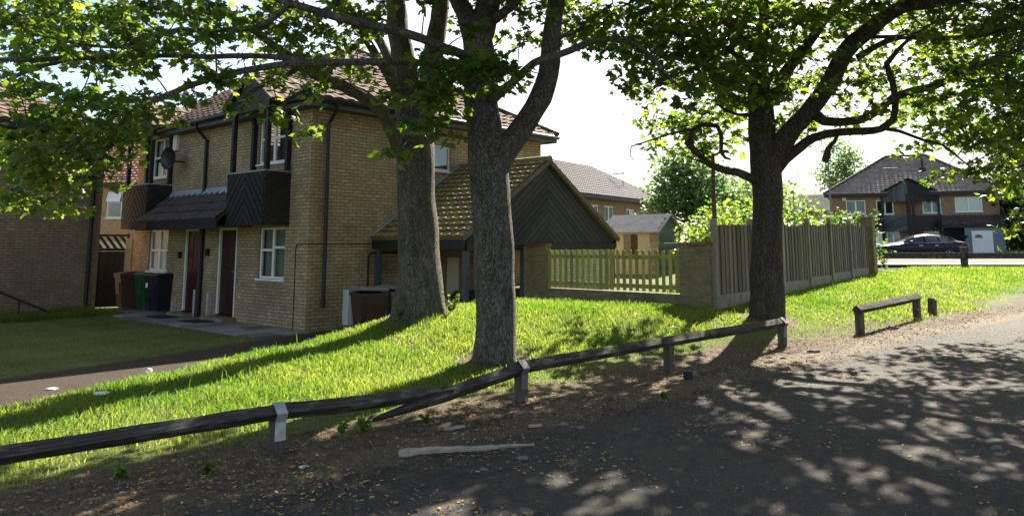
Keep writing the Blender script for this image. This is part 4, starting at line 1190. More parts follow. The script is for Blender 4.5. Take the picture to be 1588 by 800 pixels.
for (px, py, r_) in ((1075, 583, .04), (1120, 583, .035), (873, 655, .03), (846, 622, .028), (1477, 563, .035), (1545, 695, .03), (1300, 640, .02), (1245, 610, .02), (1262, 552, .05), (1385, 520, .06), (1215, 560, .03), (900, 660, .025), (810, 705, .03), (750, 720, .02), (1160, 640, .02), (1520, 600, .02)):
    paper('pebble', 'small pale stone lying loose on the road edge', 'stone', px, py, .05, r_, 'concrete', .6, 'loose pale stones along the road edge', k); k += 1
f = MB(); f.tube([(0, 0, 0), (0, .004, .12)], .006, 6); f.lathe([(.001, .105), (.03, .112), (.042, .13), (.04, .15), (.022, .168), (.001, .172)], 12); o = f.build('garden_light', MAT['white'], None, smooth=True); put(o, 230, 590, -.2, .02); tag(o, 'white round-topped garden light on a short stake by the soil strip', 'garden light')

# ------------------------------------------------------------------ wheelie bins
def wheelie(label, loc, rot, mat, lidmat=None, lid_open=0.0, scale=1.0, sticker=None):
    b = thing('wheelie_bin', label, 'bin', loc, rot, 'wheelie bins by the house')
    b.scale = (scale,) * 3
    H = .93
    f = MB()
    bot = [(-.22, -.26), (.22, -.26), (.22, .22), (-.22, .22)]; top = [(-.285, -.34), (.285, -.34), (.285, .33), (-.285, .33)]
    def ringp(q, z, g=1.0): return [(x * g, y * g, z) for x, y in q]
    R_ = [ringp(bot, .06), ringp(top, H - .07), ringp(top, H - .07, 1.07), ringp(top, H, 1.07)]
    for a, c in zip(R_[:-1], R_[1:]):
        for i in range(4):
            q = (i + 1) % 4; f.poly([a[i], a[q], c[q], c[i]])
    f.poly(R_[0][::-1]); f.poly(R_[3])
    f.box(-.16, .16, -.335, -.285, .25, .62) if False else None
    f.prism([(-.17, -.315, .42), (.17, -.315, .42), (.17, -.342, .74), (-.17, -.342, .74)], (0, -.008, 0))
    for xx in (-.12, .0, .12): f.prism([(xx - .012, -.285, .14), (xx + .012, -.285, .14), (xx + .012, -.317, .40), (xx - .012, -.317, .40)], (0, -.012, 0))
    bm_ = bmesh.new()
    f.build('body', MAT[mat], b, bevel=.014); bm_.free()
    l = MB()
    ny = 7; prof = [(-.385, 0), (-.385, .045), (-.30, .075), (0, .10), (.25, .085), (.355, .05), (.355, 0)]
    prof = [(y, z + .0) for y, z in prof]
    pts = [(-.31, y, z) for y, z in prof]
    l.prism(pts, (.62, 0, 0))
    for xx in (-.18, .18): l.box(xx - .06, xx + .06, .36, .41, .0, .05)
    lo = l.build('lid', MAT[lidmat or mat], b, bevel=.012); lo.location = (0, .0, H + .004)
    if lid_open:
        lo.location = (0, .02, H + .02); lo.rotation_euler = (lid_open, .05, .03)
    h = MB(); h.tube([(-.26, .42, H - .03), (.26, .42, H - .03)], .016, 8); h.box(-.27, -.23, .33, .43, H - .05, H - .015); h.box(.23, .27, .33, .43, H - .05, H - .015); h.build('handle', MAT[mat], b)
    for sx in (-1, 1):
        w_ = MB(); w_.lathe([(.02, -.03), (.095, -.03), (.10, -.02), (.10, .02), (.095, .03), (.02, .03)], 16, (sx * .27, .26, .10), 'x'); w_.build('wheel', MAT['tyre'], b)
    if sticker:
        s_ = MB(); s_.box(-.05 + sticker, .05 + sticker, -.3545, -.351, .66, .78); s_.build('sticker', MAT['paper'], b)
    return b
def pxpt(px, py, z):
    k = (z - EYE) / (at(px, py, 1.0).z - EYE); return at(px, py, k)
P = pxpt(251, 484, -.19); wheelie('dark navy wheelie bin with a small white sticker beside the maroon door', (P.x, P.y, -.2), HROT + .12, 'binblack', sticker=-.2)
P = pxpt(220, 481, -.19); wheelie('green wheelie bin between the navy and brown bins', (P.x + .05, P.y + .35, -.2), HROT + .05, 'bingreen')
P = pxpt(190, 480, -.19); wheelie('brown wheelie bin beside the dark side gate', (P.x, P.y + .35, -.2), HROT - .1, 'binbrown', lid_open=.0)
P = at(571, 480, 15.9); wheelie('brown wheelie bin with battered ajar lid beside the white meter box', (P.x, P.y, -.30), HROT + 1.25, 'binbrown', 'bingrey', -.07, .98)
P = at(614, 470, 16.6); wheelie('grey wheelie bin half hidden behind the first tree trunk', (P.x, P.y, -.30), HROT + 1.35, 'bingrey', 'bingrey', -.03, .98)

# ------------------------------------------------------------------ buildings to the left
LBC = at(147, 470, 21.0)
lb = thing('brick_house', 'brown brick house with blank end wall at the left edge', 'house', (LBC.x, LBC.y, -.25), HROT)
# local: wall face runs along local -y (towards the camera and left); local -x is inward
f = MB()
f.poly([(0, -9, -.1), (0, 0, -.1), (0, 0, 5.0), (0, -9, 5.0)])
f.poly([(0, 0, -.1), (-9, 0, -.1), (-9, 0, 5.0), (0, 0, 5.0)]); f.poly([(0, -9, -.1), (-9, -9, -.1), (-9, -9, 5.0), (0, -9, 5.0)]); f.poly([(-9, -9, -.1), (-9, 0, -.1), (-9, 0, 5.0), (-9, -9, 5.0)])
f.build('wall', MAT['leftbrick'], lb, recalc=False)
pl = math.radians(27); c_, s_ = math.cos(pl), math.sin(pl); run2 = 4.8; L2 = run2 / c_
rf = tiles([(0, 0), (9.7, 0), (9.7 - run2, L2), (run2, L2)], (.35, -9.35, 4.98), (0, 1, 0), (-c_, 0, s_), amp=.026)
merge(rf, tiles([(0, 0), (9.6, 0), (run2, L2)], (.35, .35, 4.98), (-1, 0, 0), (0, -c_, s_), amp=.026))
rf.build('roof', MAT['tile'], lb, recalc=False)
f = MB(); f.box(.30, .35, -9.3, .35, 4.76, 4.95); f.box(-9, .299, .30, .35, 4.76, 4.95); f.box(.003, .299, -9.3, .299, 4.76, 4.78); f.build('fascia', MAT['black'], lb)
pipe(lb, [(.06, -.26, 4.9), (.06, -.26, .05)], .05, MAT['blackpl'])
hr = thing('handrail', 'black sloping handrail against the blank brick end wall', 'handrail', tuple(HW(0, 0, 0))) if False else None
f = MB(); A_, B_ = at(-40, 437, 18.6), at(72, 482, 19.4); f.tube([A_, A_.lerp(B_, .5), B_], .03, 8)
for q in (.15, .62): p_ = A_.lerp(B_, q); f.tube([p_, (p_.x, p_.y, -.3)], .022, 8)
o = f.build('handrail', MAT['blackpl']); tag(o, 'black sloping handrail against the blank brick end wall', 'handrail')

# orange brick house glimpsed between the two
ob = at(148, 400, 41); 
oh = thing('brick_house', 'small orange brick house with red tiled roof glimpsed in the gap behind the side gate', 'house', (ob.x - 1.5, 41, -.2), math.radians(-8))
f = MB(); wall_open(f, -1, 8, -.3, 5.0, [(2.05, 2.95, 3.15, 4.55)], 'x', 0, .1, -1); f.poly([(8, 0, -.3), (8, 8, -.3), (8, 8, 5), (8, 0, 5)]); f.poly([(-1, 0, -.3), (-1, 8, -.3), (-1, 8, 5), (-1, 0, 5)]); f.poly([(-1, 8, -.3), (8, 8, -.3), (8, 8, 5), (-1, 8, 5)])
f.build('wall', MAT['orange'], oh, recalc=False)
pl = math.radians(33); c_, s_ = math.cos(pl), math.sin(pl)
tiles([(0, 0), (9.6, 0), (9.6, 5.1), (0, 5.1)], (-1.3, -.3, 5.0), (1, 0, 0), (0, c_, s_), amp=.035, step=.04, per=5).build('roof', MAT['redtile'], oh, recalc=False)
f = MB(); f.box(-1.3, 8.3, -.30, -.26, 4.78, 4.97); f.build('fascia', MAT['fascia'], oh)
wn = window(oh, 2.05, 2.95, 3.15, 4.55, cols=1, transoms=((0, 4.0),), curtain=None, fw=.07)
f = MB(); f.prism([(2.1, -.12, 4.02), (2.9, -.12, 4.02), (2.9, .03, 4.5), (2.1, .03, 4.5)], (0, -.02, .005)); f.build('open_light', MAT['white'], wn)

# side gate with slatted top between the two houses
g0, g1 = at(147, 475, 22.2), at(190, 475, 22.6)
sg = thing('side_gate', 'dark boarded side gate with slanting slats along its top', 'gate', (g0.x, g0.y, -.25), math.atan2(g1.y - g0.y, g1.x - g0.x))
GW_ = math.hypot(g1.x - g0.x, g1.y - g0.y); f = MB()
planks(f, [(0, 0), (GW_, 0), (GW_, 1.58), (0, 1.58)], math.pi / 2, .12, .008, (0, 0, .05), (1, 0, 0), (0, 0, 1), .025); f.build('boards', MAT['black'], sg)
f = MB(); f.box(0, GW_, .004, .02, .05, 1.63); f.build('backing_board', MAT['black'], sg)
f = MB(); f.box(0, GW_, -.03, .03, 1.64, 1.72); f.box(0, GW_, -.03, .03, 2.06, 2.12); f.box(-.06, -.002, -.04, .04, 0, 2.14); f.box(GW_ + .002, GW_ + .06, -.04, .04, 0, 2.14); f.build('frame', MAT['black'], sg)
f = MB(); planks(f, [(0, 0), (GW_, 0), (GW_, .335), (0, .335)], math.radians(125), .15, .075, (0, -.012, 1.722), (1, 0, 0), (0, 0, 1), .02); f.build('slats', MAT['black'], sg)
h0, h1 = at(191, 450, 22.5), at(214, 450, 22.4)
fp = thing('fence_panel', 'brown boarded fence panel between the side gate and the house', 'fence', (h0.x, h0.y, -.25), math.atan2(h1.y - h0.y, h1.x - h0.x)); f = MB(); L_ = math.hypot(h1.x - h0.x, h1.y - h0.y)
planks(f, [(0, 0), (L_, 0), (L_, 2.0), (0, 2.0)], math.pi / 2, .11, .004, (0, 0, 0), (1, 0, 0), (0, 0, 1), .02); f.build('boards', MAT['fenceold'], fp); f = MB(); f.box(0, L_, -.03, -.002, .4, .48); f.box(0, L_, -.03, -.002, 1.6, 1.68); f.build('rail', MAT['fenceold'], fp)
# pale sunlit yard wall behind the gate
f = MB(); f.box(-3.2, 2.5, 0, .2, 0, 1.95); o = f.build('garden_wall', MAT['pale']); o.location = (at(160, 400, 31).x, 31, -.25); tag(o, 'pale sunlit yard wall seen through the slats of the side gate', 'wall')

# ------------------------------------------------------------------ grey-roofed house behind the shed
mb0 = at(1031, 325, 66)
mh = thing('brick_house', 'long brown brick house with grey hipped roof beyond the shed', 'house', (mb0.x, mb0.y, .2), math.atan2(.83, .56))
# local: +x runs away to the far right corner at the origin, facade at y=0 faces -y ... built from x=-26 to 0
A = math.radians(31); c_, s_ = math.cos(A), math.sin(A); runm = 5.0; Lm = runm / c_; ev = 4.9
wins = [(-13.7, -12.3, 3.0, 4.2), (-11.4, -9.9, 3.0, 4.2), (-7.7, -6.2, 3.0, 4.1)]
f = MB(); wall_open(f, -34, 0, -.5, ev, wins, 'x', 0, .12, -1); f.poly([(0, 0, -.5), (0, 9, -.5), (0, 9, ev), (0, 0, ev)]); f.poly([(-34, 9, -.5), (0, 9, -.5), (0, 9, ev), (-34, 9, ev)]); f.poly([(-34, 0, -.5), (-34, 9, -.5), (-34, 9, ev), (-34, 0, ev)])
f.build('wall', MAT['farbrick'], mh, recalc=False)
rf = tiles([(0, 0), (34.8, 0), (34.8 - runm, Lm), (0, Lm)], (-34.4, -.4, ev), (1, 0, 0), (0, c_, s_), tw=.33, course=.36, amp=.04, step=.045, per=4)
merge(rf, tiles([(0, 0), (9.8, 0), (runm, Lm)], (.4, -.4, ev), (0, 1, 0), (-c_, 0, s_), tw=.33, course=.36, amp=.04, step=.045, per=4))
rf.build('roof', MAT['greytile'], mh, recalc=False)
f = MB(); f.box(-34.4, .4, -.42, -.38, ev - .28, ev - .03); f.box(-34, .38, -.379, -.003, ev - .28, ev - .26); f.build('fascia', MAT['blackpl'], mh)
for wv in wins: window(mh, *wv, cols=2, fw=.1, curtain='curtain')
for k, xx in enumerate((-19.5, -5.0)):
    f = MB(); z0 = ev + 1.1; y0 = 1.5
    f.tube([(xx, y0, z0), (xx, y0, z0 + 1.3)], .035, 6)
    for q in range(5): f.tube([(xx - .75 + q * .1, y0 - .2 + .3 * q, z0 + 1.15), (xx + .35 + q * .1, y0 - .2 + .3 * q, z0 + 1.15)], .02, 5)
    f.tube([(xx, y0 - .4, z0 + 1.15), (xx, y0 + 1.2, z0 + 1.15)], .025, 5); f.build('aerial', MAT['galv'], mh)

# ------------------------------------------------------------------ house across the far road
fh0 = at(1291, 390, 65.0); fd = Vector((.906, -.423))
fh = thing('brick_house', 'brown brick house with hipped tile roof and dark boarded porch behind the parked car', 'house', (fh0.x, 65.0, .85), math.atan2(fd.y, fd.x))
FW_, FD_, ev = 12.3, 9.2, 4.9
fw_ = [(1.25, 2.75, 3.2, 4.35), (3.55, 4.85, 3.15, 4.35), (6.95, 8.3, 3.2, 4.4), (9.25, 11.15, 3.25, 4.45), (4.2, 5.2, .8, 2.0), (6.9, 8.2, .9, 2.1)]
f = MB(); wall_open(f, 0, FW_, -.5, ev, fw_, 'x', 0, .12, -1); f.poly([(0, 0, -.5), (0, FD_, -.5), (0, FD_, ev), (0, 0, ev)]); f.poly([(FW_, 0, -.5), (FW_, FD_, -.5), (FW_, FD_, ev), (FW_, 0, ev)]); f.poly([(0, FD_, -.5), (FW_, FD_, -.5), (FW_, FD_, ev), (0, FD_, ev)])
f.build('wall', MAT['farbrick'], fh, recalc=False)
A = math.radians(34.5); c_, s_ = math.cos(A), math.sin(A); rn = FD_ / 2 + .4; Lf = rn / c_
rf = tiles([(0, 0), (FW_ + .8, 0), (FW_ + .8 - rn, Lf), (rn, Lf)], (-.4, -.4, ev), (1, 0, 0), (0, c_, s_), tw=.36, course=.36, amp=.05, step=.05, per=6)
merge(rf, tiles([(0, 0), (FD_ + .8, 0), (rn, Lf)], (-.4, FD_ + .4, ev), (0, -1, 0), (c_, 0, s_), tw=.36, course=.36, amp=.05, step=.05, per=4))
merge(rf, tiles([(0, 0), (FD_ + .8, 0), (rn, Lf)], (FW_ + .4, -.4, ev), (0, 1, 0), (-c_, 0, s_), tw=.36, course=.36, amp=.05, step=.05, per=4))
ro = rf.build('roof', MAT['browntile'], fh, recalc=False)
rt = MB(); zr = ev + rn * s_ / c_ + .05
for a, b in (((-.4, -.4, ev + .05), (rn - .4, FD_ / 2, zr)), ((FW_ + .4, -.4, ev + .05), (FW_ + .4 - rn, FD_ / 2, zr)), ((rn - .4, FD_ / 2, zr), (FW_ + .4 - rn, FD_ / 2, zr))): ridge(rt, a, b, .14, .45)
rt.build('ridge_tiles', MAT['tiled'], ro)
f = MB(); f.box(-.4, FW_ + .4, -.43, -.37, ev - .26, ev - .03); f.box(-.4, FW_ + .4, -.369, -.003, ev - .26, ev - .24); f.build('fascia', MAT['blackpl'], fh)
f = MB(); f.tube([(7.3, 2.4, ev + 1.9), (7.3, 2.4, ev + 3.0)], .09, 8); f.tube([(7.3, 2.4, ev + 1.9), (7.3, 2.4, ev + 2.2)], .25, 8); f.build('flue', MAT['blackpl'], ro)
f = MB(); f.tube([(4.9, 1.6, ev + 1.2), (4.9, 1.6, ev + 2.3)], .05, 6)
for q in range(4): f.tube([(4.3, 1.4 + q * .2, ev + 2.2), (5.4, 1.4 + q * .2, ev + 2.2)], .025, 5)
f.build('aerial', MAT['galv'], ro)
f = MB(); f.tube([(8.8, 1.6, ev + 1.3), (8.8, 1.6, ev + 1.9)], .10, 8); f.build('vent_pipe', MAT['blackpl'], ro)
for i, wv in enumerate(fw_):
    window(fh, *wv, cols=2, fw=.09, curtain='curtain' if i != 1 else None)
# two-faced prow porch
pr = thing('timber_porch', None, None, (0, 0, 0)); pr.parent = fh
pl_, pa_, pr_ = Vector((4.0, -.02, 0)), Vector((5.95, -1.35, 0)), Vector((8.1, -.02, 0))
for (p, q, ang, nm, mt) in ((pl_, pa_, 20, 'left_boards', 'darkgrey'), (pa_, pr_, 160, 'right_boards', 'black')):  # left face takes lighter boards, painting it as the lit side
    U = (q - p); Lw = U.length; U = U.normalized(); f = MB()
    planks(f, [(0.02, 0), (Lw - .02, 0), (Lw - .02, 1.25), (.02, 1.25)], math.radians(ang), .2, .025, p + Vector((0, 0, 1.75)), U, (0, 0, 1), .03)
    f.build('lower_boards', MAT[mt], pr)
    f = MB(); up_ = [(0, 0), (Lw - .01, 0), (Lw - .01, 1.75), (0, .75)] if nm == 'left_boards' else [(.01, 0), (Lw, 0), (Lw, .75), (.01, 1.75)]
    planks(f, up_, math.radians(ang if mt == 'black' else 90), .2, .012, p + Vector((0, 0, 4.15)), U, (0, 0, 1), .03)
    f.build('gable_boards', MAT[mt], pr)
for p in (pl_, pa_, pr_, pl_.lerp(pa_, .93), pa_.lerp(pr_, .12)):
    f = MB(); f.box(p.x - .09, p.x + .09, p.y - .09, p.y + .09, -.1, 4.7); f.build('post', MAT['black'], pr)
f = MB(); zt = 5.95
f.prism([pl_ + Vector((-.25, -.15, 4.88)), pa_ + Vector((0, -.3, zt)), Vector((5.95, 3.2, zt)), pl_ + Vector((-.25, 1.0, 4.9))], (0, 0, .07)); f.prism([pa_ + Vector((0, -.3, zt)), pr_ + Vector((.25, -.15, 4.88)), pr_ + Vector((.25, 1.0, 4.9)), Vector((5.95, 3.2, zt))], (0, 0, .07)); f.build('porch_roof', MAT['tiled'], pr)
# pent canopies with garages below
for (x0, x1) in ((.0, 3.9), (8.2, FW_ + .1)):
    tiles([(0, 0), (x1 - x0, 0), (x1 - x0, 1.25), (0, 1.25)], (x0, -.95, 2.25), (1, 0, 0), (0, .79, .61), tw=.36, amp=.04, per=4).build('canopy_roof', MAT['tiled'], fh, recalc=False)
f = MB(); f.box(8.2, FW_ + .1, -.93, -.88, 2.0, 2.23); f.box(0, 3.9, -.93, -.88, 2.0, 2.23); f.build('canopy_fascia', MAT['black'], fh)
f = MB(); f.box(9.7, FW_ + .05, -.87, -.75, -.4, 2.05); f.build('garage_front', MAT['bluegrey'], fh)
f = MB(); f.box(10.15, 11.55, -.93, -.871, -.05, 1.75); d_ = f.build('garage_door', MAT['white'], fh); 
f = MB(); f.prism([(10.6 + .28 * math.cos(a * math.pi / 8), -.932, 1.2 + .28 * math.sin(a * math.pi / 8)) for a in range(9)], (0, -.01, 0)); f.build('fanlight', MAT['redtile'], d_)
for bx_ in ((.5, 3.2, -.3, -.05, -.3, 1.98), (8.3, 9.69, -.3, -.05, -.3, 1.98)):
    f = MB(); f.box(*bx_); f.build('garage_shade', MAT['dark'], fh)  # near-black slab paints the shade inside the garage openings
f = MB(); f.box(3.15, 3.85, -.5, -.35, -.2, 1.7); f.build('porch_door', MAT['white'], fh)
f = MB(); f.box(1.0, 1.3, -.12, -.003, 4.35, 4.6); f.build('alarm_box', MAT['cream'], fh)
lp = at(1289, 330, 58); f = MB(); f.tube([(0, 0, -.2), (0, 0, 3), (0, 0, 8.0)], [.10, .075, .05], 8); f.box(-.12, .5, -.1, .1, 7.95, 8.1); o = f.build('street_lamp', MAT['galv']); o.location = (lp.x, 58, .8); tag(o, 'thin grey street lamp standing at the left end of the far house', 'street lamp')
hb = thing('hanging_basket', 'dark hanging flower basket by the far garage front', 'flower basket', (0, 0, 0)); 
q_ = at(1495, 365, 59.4); hb.location = (q_.x, q_.y, q_.z - .3)
f = MB(); f.lathe([(.02, 0), (.2, .1), (.28, .3), (.02, .3)], 10); f.build('basket', MAT['black'], hb); f = MB(); f.tube([(0, 0, .3), (0, 0, 1.0)], .012, 5); f.tube([(0, .0, 1.0), (.0, .35, 1.02)], .015, 5); f.build('bracket', MAT['black'], hb)
FH2 = at(1272, 335, 95); f = MB(); 
sh2 = thing('brick_house', 'distant small house end with brown roof left of the far house', 'house', (FH2.x - 3.5, 95, .8), math.radians(-20))
f = MB(); f.box(0, 7, 0, 6, 0, 4.7); f.build('wall', MAT['farbrick'], sh2); f = MB(); f.prism([(-.3, -.3, 4.7), (7.3, -.3, 4.7), (7.3, 3, 6.9), (-.3, 3, 6.9)], (0, 0, .1)); f.prism([(-.3, 3, 6.9), (7.3, 3, 6.9), (7.3, 6.3, 4.7), (-.3, 6.3, 4.7)], (0, 0, .1)); f.prism([(7, 0, 4.7), (7, 6, 4.7), (7, 3, 6.8)], (-.1, 0, 0)); f.build('roof', MAT['browntile'], sh2)
f = MB(); f.box(2, 4, -.05, -.003, 2.6, 3.8); f.build('window', MAT['white'], sh2)

# ------------------------------------------------------------------ parked car
cq = at(1422, 400, 43.0)
car = thing('parked_car', 'dark blue saloon car parked behind the far knee rail', 'car', (cq.x, 43.0, .70), math.radians(-11))
LEN = 4.96
# stations along the car (x from nose 0 to tail LEN): sill z, belt z, belt half width, roof z, roof half width
ST = [(0.00, .42, .56, .42, .58, .30), (.10, .24, .66, .66, .70, .48), (.35, .20, .74, .82, .79, .58), (.75, .19, .80, .90, .86, .62), (1.25, .19, .86, .92, .93, .62), (1.60, .19, .89, .925, .99, .60),
      (1.95, .19, .905, .93, 1.18, .60), (2.30, .19, .915, .935, 1.34, .60), (2.70, .19, .92, .935, 1.42, .60), (3.10, .19, .925, .935, 1.43, .60), (3.50, .19, .935, .93, 1.38, .59), (3.90, .19, .95, .92, 1.27, .58), (4.25, .20, .97, .90, 1.14, .57), (4.50, .22, .98, .88, 1.06, .58), (4.75, .26, .97, .82, 1.02, .60), (4.90, .36, .90, .74, .96, .58), (4.96, .50, .80, .66, .86, .50)]
def section(st):
    x, zs, zb, hb_, zr_, hr_ = st
    half = [(hb_ * .80, zs), (hb_ * .97, zs + .08), (hb_ * 1.0, zs + (zb - zs) * .55), (hb_ * .985, zb - .03), (hb_ * .94, zb + .01), (hr_ + (hb_ - hr_) * .18, zr_ - max(.02, (zr_ - zb) * .14)), (hr_ * .7, zr_ - .01), (0, zr_)]
    return [(x, -y, z) for y, z in half] + [(x, y, z) for y, z in half[-2::-1]]
f = MB(); S = [section(s_) for s_ in ST]; m = len(S[0])
for s_ in S: f.v += s_
for k in range(len(S) - 1):
    for j in range(m - 1): f.f.append((k * m + j, k * m + j + 1, (k + 1) * m + j + 1, (k + 1) * m + j)); f.t.append(.5)
    f.f.append((k * m + m - 1, k * m, (k + 1) * m, (k + 1) * m + m - 1)); f.t.append(.5)
f.f.append(tuple(range(m))); f.f.append(tuple((len(S) - 1) * m + j for j in range(m))); f.t += [.5, .5]
cb_ = f.build('body', MAT['carpaint'], car, smooth=True); cb_.location = (-LEN / 2, 0, 0)
m_ = cb_.modifiers.new('smooth', 'SUBSURF'); m_.levels = 1; m_.render_levels = 2
def side_pt(x, u, side, off=.012):
    """point on the glasshouse side: u from the belt line 0 to the roof edge 1"""
    i = max(k for k in range(len(ST)) if ST[k][0] <= x + 1e-6); i = min(i, len(ST) - 2); a, b = ST[i], ST[i + 1]; q = (x - a[0]) / (b[0] - a[0])
    g = [a[k] + (b[k] - a[k]) * q for k in range(6)]
    y0, z0 = g[3] * .94, g[2] + .01; y1 = g[5] + (g[3] - g[5]) * .18; z1 = g[4] - max(.02, (g[4] - g[2]) * .14)
    return Vector((x - LEN / 2, side * (y0 + (y1 - y0) * u + off), z0 + (z1 - z0) * u))
for side in (-1, 1):
    for (xs_) in (((1.78, .08), (2.05, .88), (2.62, .92), (2.66, .08)), ((2.74, .08), (2.72, .92), (3.30, .90), (3.42, .08)), ((3.50, .10), (3.38, .88), (3.75, .84), (4.02, .12))):
        f = MB(); pts = [side_pt(x_, u_, side) for x_, u_ in xs_]
        for q in range(6):
            a, b = q / 6, (q + 1) / 6
            f.poly([pts[0].lerp(pts[1], a), pts[0].lerp(pts[1], b), pts[3].lerp(pts[2], b), pts[3].lerp(pts[2], a)])
        f.build('side_window', MAT['carglass'], car, recalc=False)
    f = MB(); f.tube([side_pt(x_, .03, side, .016) for x_ in (1.7, 2.2, 2.7, 3.2, 3.7, 4.1)], .012, 6); f.tube([side_pt(x_, .96, side, .012) for x_ in (2.05, 2.4, 2.8, 3.2, 3.6, 3.9)], .011, 6); f.build('window_trim', MAT['chrome'], car)
    for xw in (.92, 3.86):
        w_ = MB(); yy = side * .83
        prof = [(.22, -.10), (.32, -.10), (.335, -.07), (.335, .07), (.32, .10), (.22, .10)]
        w_.lathe(prof, 28, (xw - LEN / 2, yy, .335), 'y'); wo_ = w_.build('wheel', MAT['tyre'], car, smooth=False)
        w_ = MB(); w_.lathe([(.215, side * .02), (.225, side * .105), (.20, side * .10), (.19, side * .05), (.02, side * .06)], 28, (xw - LEN / 2, yy, .335), 'y')
        for q in range(5):
            a = q * 2 * math.pi / 5 + .3; cx_, cz_ = xw - LEN / 2, .335
            w_.beam((cx_, yy + side * .085, cz_), (cx_ + .2 * math.cos(a), yy + side * .09, cz_ + .2 * math.sin(a)), .03, .045, up=(0, 1, 0))
        w_.build('rim', MAT['rim'], wo_)
        ar = MB()
        for q in range(13):
            pass
        ar.tube([(xw - LEN / 2 + .385 * math.cos(a), side * .915, .335 + .385 * math.sin(a)) for a in [math.pi * k / 14 - .12 + .017 * k for k in range(15)]], .03, 6); ar.build('wheel_arch', MAT['blackpl'], car)
    f = MB(); q = side_pt(1.92, .0, side, .10); f.box(q.x - .06, q.x + .12, min(q.y, q.y + side * .12), max(q.y, q.y + side * .12), q.z + .02, q.z + .15); f.build('door_mirror', MAT['carpaint'], car, bevel=.03)
    f = MB(); f.prism([(-LEN / 2 + .10, side * .60, .60), (-LEN / 2 + .55, side * .865, .72), (-LEN / 2 + .60, side * .84, .80), (-LEN / 2 + .18, side * .58, .70)], (0, side * .02, .02)); f.build('headlight', MAT['lampglass'], car, bevel=.01)
    f = MB(); f.prism([(LEN / 2 - .50, side * .885, .78), (LEN / 2 - .02, side * .64, .74), (LEN / 2 - .04, side * .64, .90), (LEN / 2 - .45, side * .87, .90)], (.01, side * .025, .01)); f.build('tail_light', MAT['redlamp'], car, bevel=.01)
    for hx_ in (2.45, 3.25):
        f = MB(); f.box(hx_ - LEN / 2 - .09, hx_ - LEN / 2 + .09, *sorted((side * .93, side * .955)), .80, .825); f.build('door_handle', MAT['chrome'], car)
    f = MB(); 
    for xd in (1.72, 2.70, 3.62): f.tube([(xd - LEN / 2, side * .938, .30), (xd - LEN / 2 + .01, side * .945, .60), (xd - LEN / 2, side * .925, .88)], .006, 5)
    f.build('door_seam', MAT['blackpl'], car)
f = MB(); a = [(1.66 - LEN / 2, -.70, .98), (1.66 - LEN / 2, .70, .98), (2.28 - LEN / 2, .56, 1.325), (2.28 - LEN / 2, -.56, 1.325)]; f.prism(a, (-.02, 0, .02)); f.build('windscreen', MAT['carglass'], car)
f = MB(); a = [(3.62 - LEN / 2, -.54, 1.36), (3.62 - LEN / 2, .54, 1.36), (4.3 - LEN / 2, .62, 1.135), (4.3 - LEN / 2, -.62, 1.135)]; f.prism(a, (.01, 0, .022)); f.build('rear_window', MAT['carglass'], car)
f = MB(); f.box(-LEN / 2 - .005, -LEN / 2 + .06, -.34, .34, .38, .60); f.build('grille', MAT['chrome'], car, bevel=.02)

# ------------------------------------------------------------------ trees
def catmull(P, step=.14):
    """smooth polyline of (Vector, radius)"""
    out = []
    n = len(P)
    for i in range(n - 1):
        p0, p1, p2, p3 = P[max(i - 1, 0)], P[i], P[i + 1], P[min(i + 2, n - 1)]
        L = (p2[0] - p1[0]).length; k = max(1, int(L / step))
        for j in range(k):
            t_ = j / k; t2, t3 = t_ * t_, t_ ** 3
            v = .5 * ((2 * p1[0]) + (p2[0] - p0[0]) * t_ + (2 * p0[0] - 5 * p1[0] + 4 * p2[0] - p3[0]) * t2 + (3 * p1[0] - p0[0] - 3 * p2[0] + p3[0]) * t3)
            out.append((v, p1[1] + (p2[1] - p1[1]) * t_))
    out.append(P[-1])
    return out

LEAF2 = np.array([(0, 0), (.10, -.03), (.34, -.10), (.27, .10), (.55, .24), (.44, .33), (.50, .52), (.22, .48), (.20, .66), (0, .98),
                  (-.20, .66), (-.22, .48), (-.50, .52), (-.44, .33), (-.55, .24), (-.27, .10), (-.34, -.10), (-.10, -.03)])
LV = np.concatenate([[(0, .30)], LEAF2]); LV3 = np.stack([LV[:, 0], LV[:, 1] - .1, -.30 * np.abs(LV[:, 0]) - .22 * np.clip(LV[:, 1] - .3, 0, 1) ** 1.0], 1)
LT = np.array([[0, i, i % 18 + 1] for i in range(1, 19)])
SV3 = np.array([(0, -.1, 0), (.42, .15, -.12), (.3, .55, -.16), (0, .85, -.2), (-.3, .55, -.16), (-.42, .15, -.12)]); ST3 = np.array([[0, 1, 2], [0, 2, 3], [0, 3, 4], [0, 4, 5]])

def leaf_mesh(name, pos, size, mat, parent, tmpl=(LV3, LT), tilt=.55, out=None, tone=None):
    n = len(pos); V0, T0 = tmpl; k = len(V0)
    up = np.stack([R.normal(0, tilt, n), R.normal(0, tilt, n), np.ones(n)], 1)
    up[:, 2] *= np.where(R.uniform(0, 1, n) < .06, -1, 1)
    up /= np.linalg.norm(up, axis=1, keepdims=True)
    a = R.uniform(0, 2 * np.pi, n); h = np.stack([np.cos(a), np.sin(a), -.35 * np.ones(n)], 1)
    if out is not None: h = h * .75 + out
    h -= up * (h * up).sum(1, keepdims=True); h /= np.linalg.norm(h, axis=1, keepdims=True) + 1e-9
    s = np.cross(h, up)
    V = pos[:, None, :] + size[:, None, None] * (V0[None, :, 0:1] * s[:, None, :] + V0[None, :, 1:2] * h[:, None, :] + V0[None, :, 2:3] * up[:, None, :])
    T = (np.arange(n) * k)[:, None, None] + T0[None]
    tn = np.clip(R.normal(.42, .24, n), 0, 1) if tone is None else tone
    return trimesh(name, V.reshape(-1, 3), T.reshape(-1, 3), np.repeat(tn, k), mat, parent)

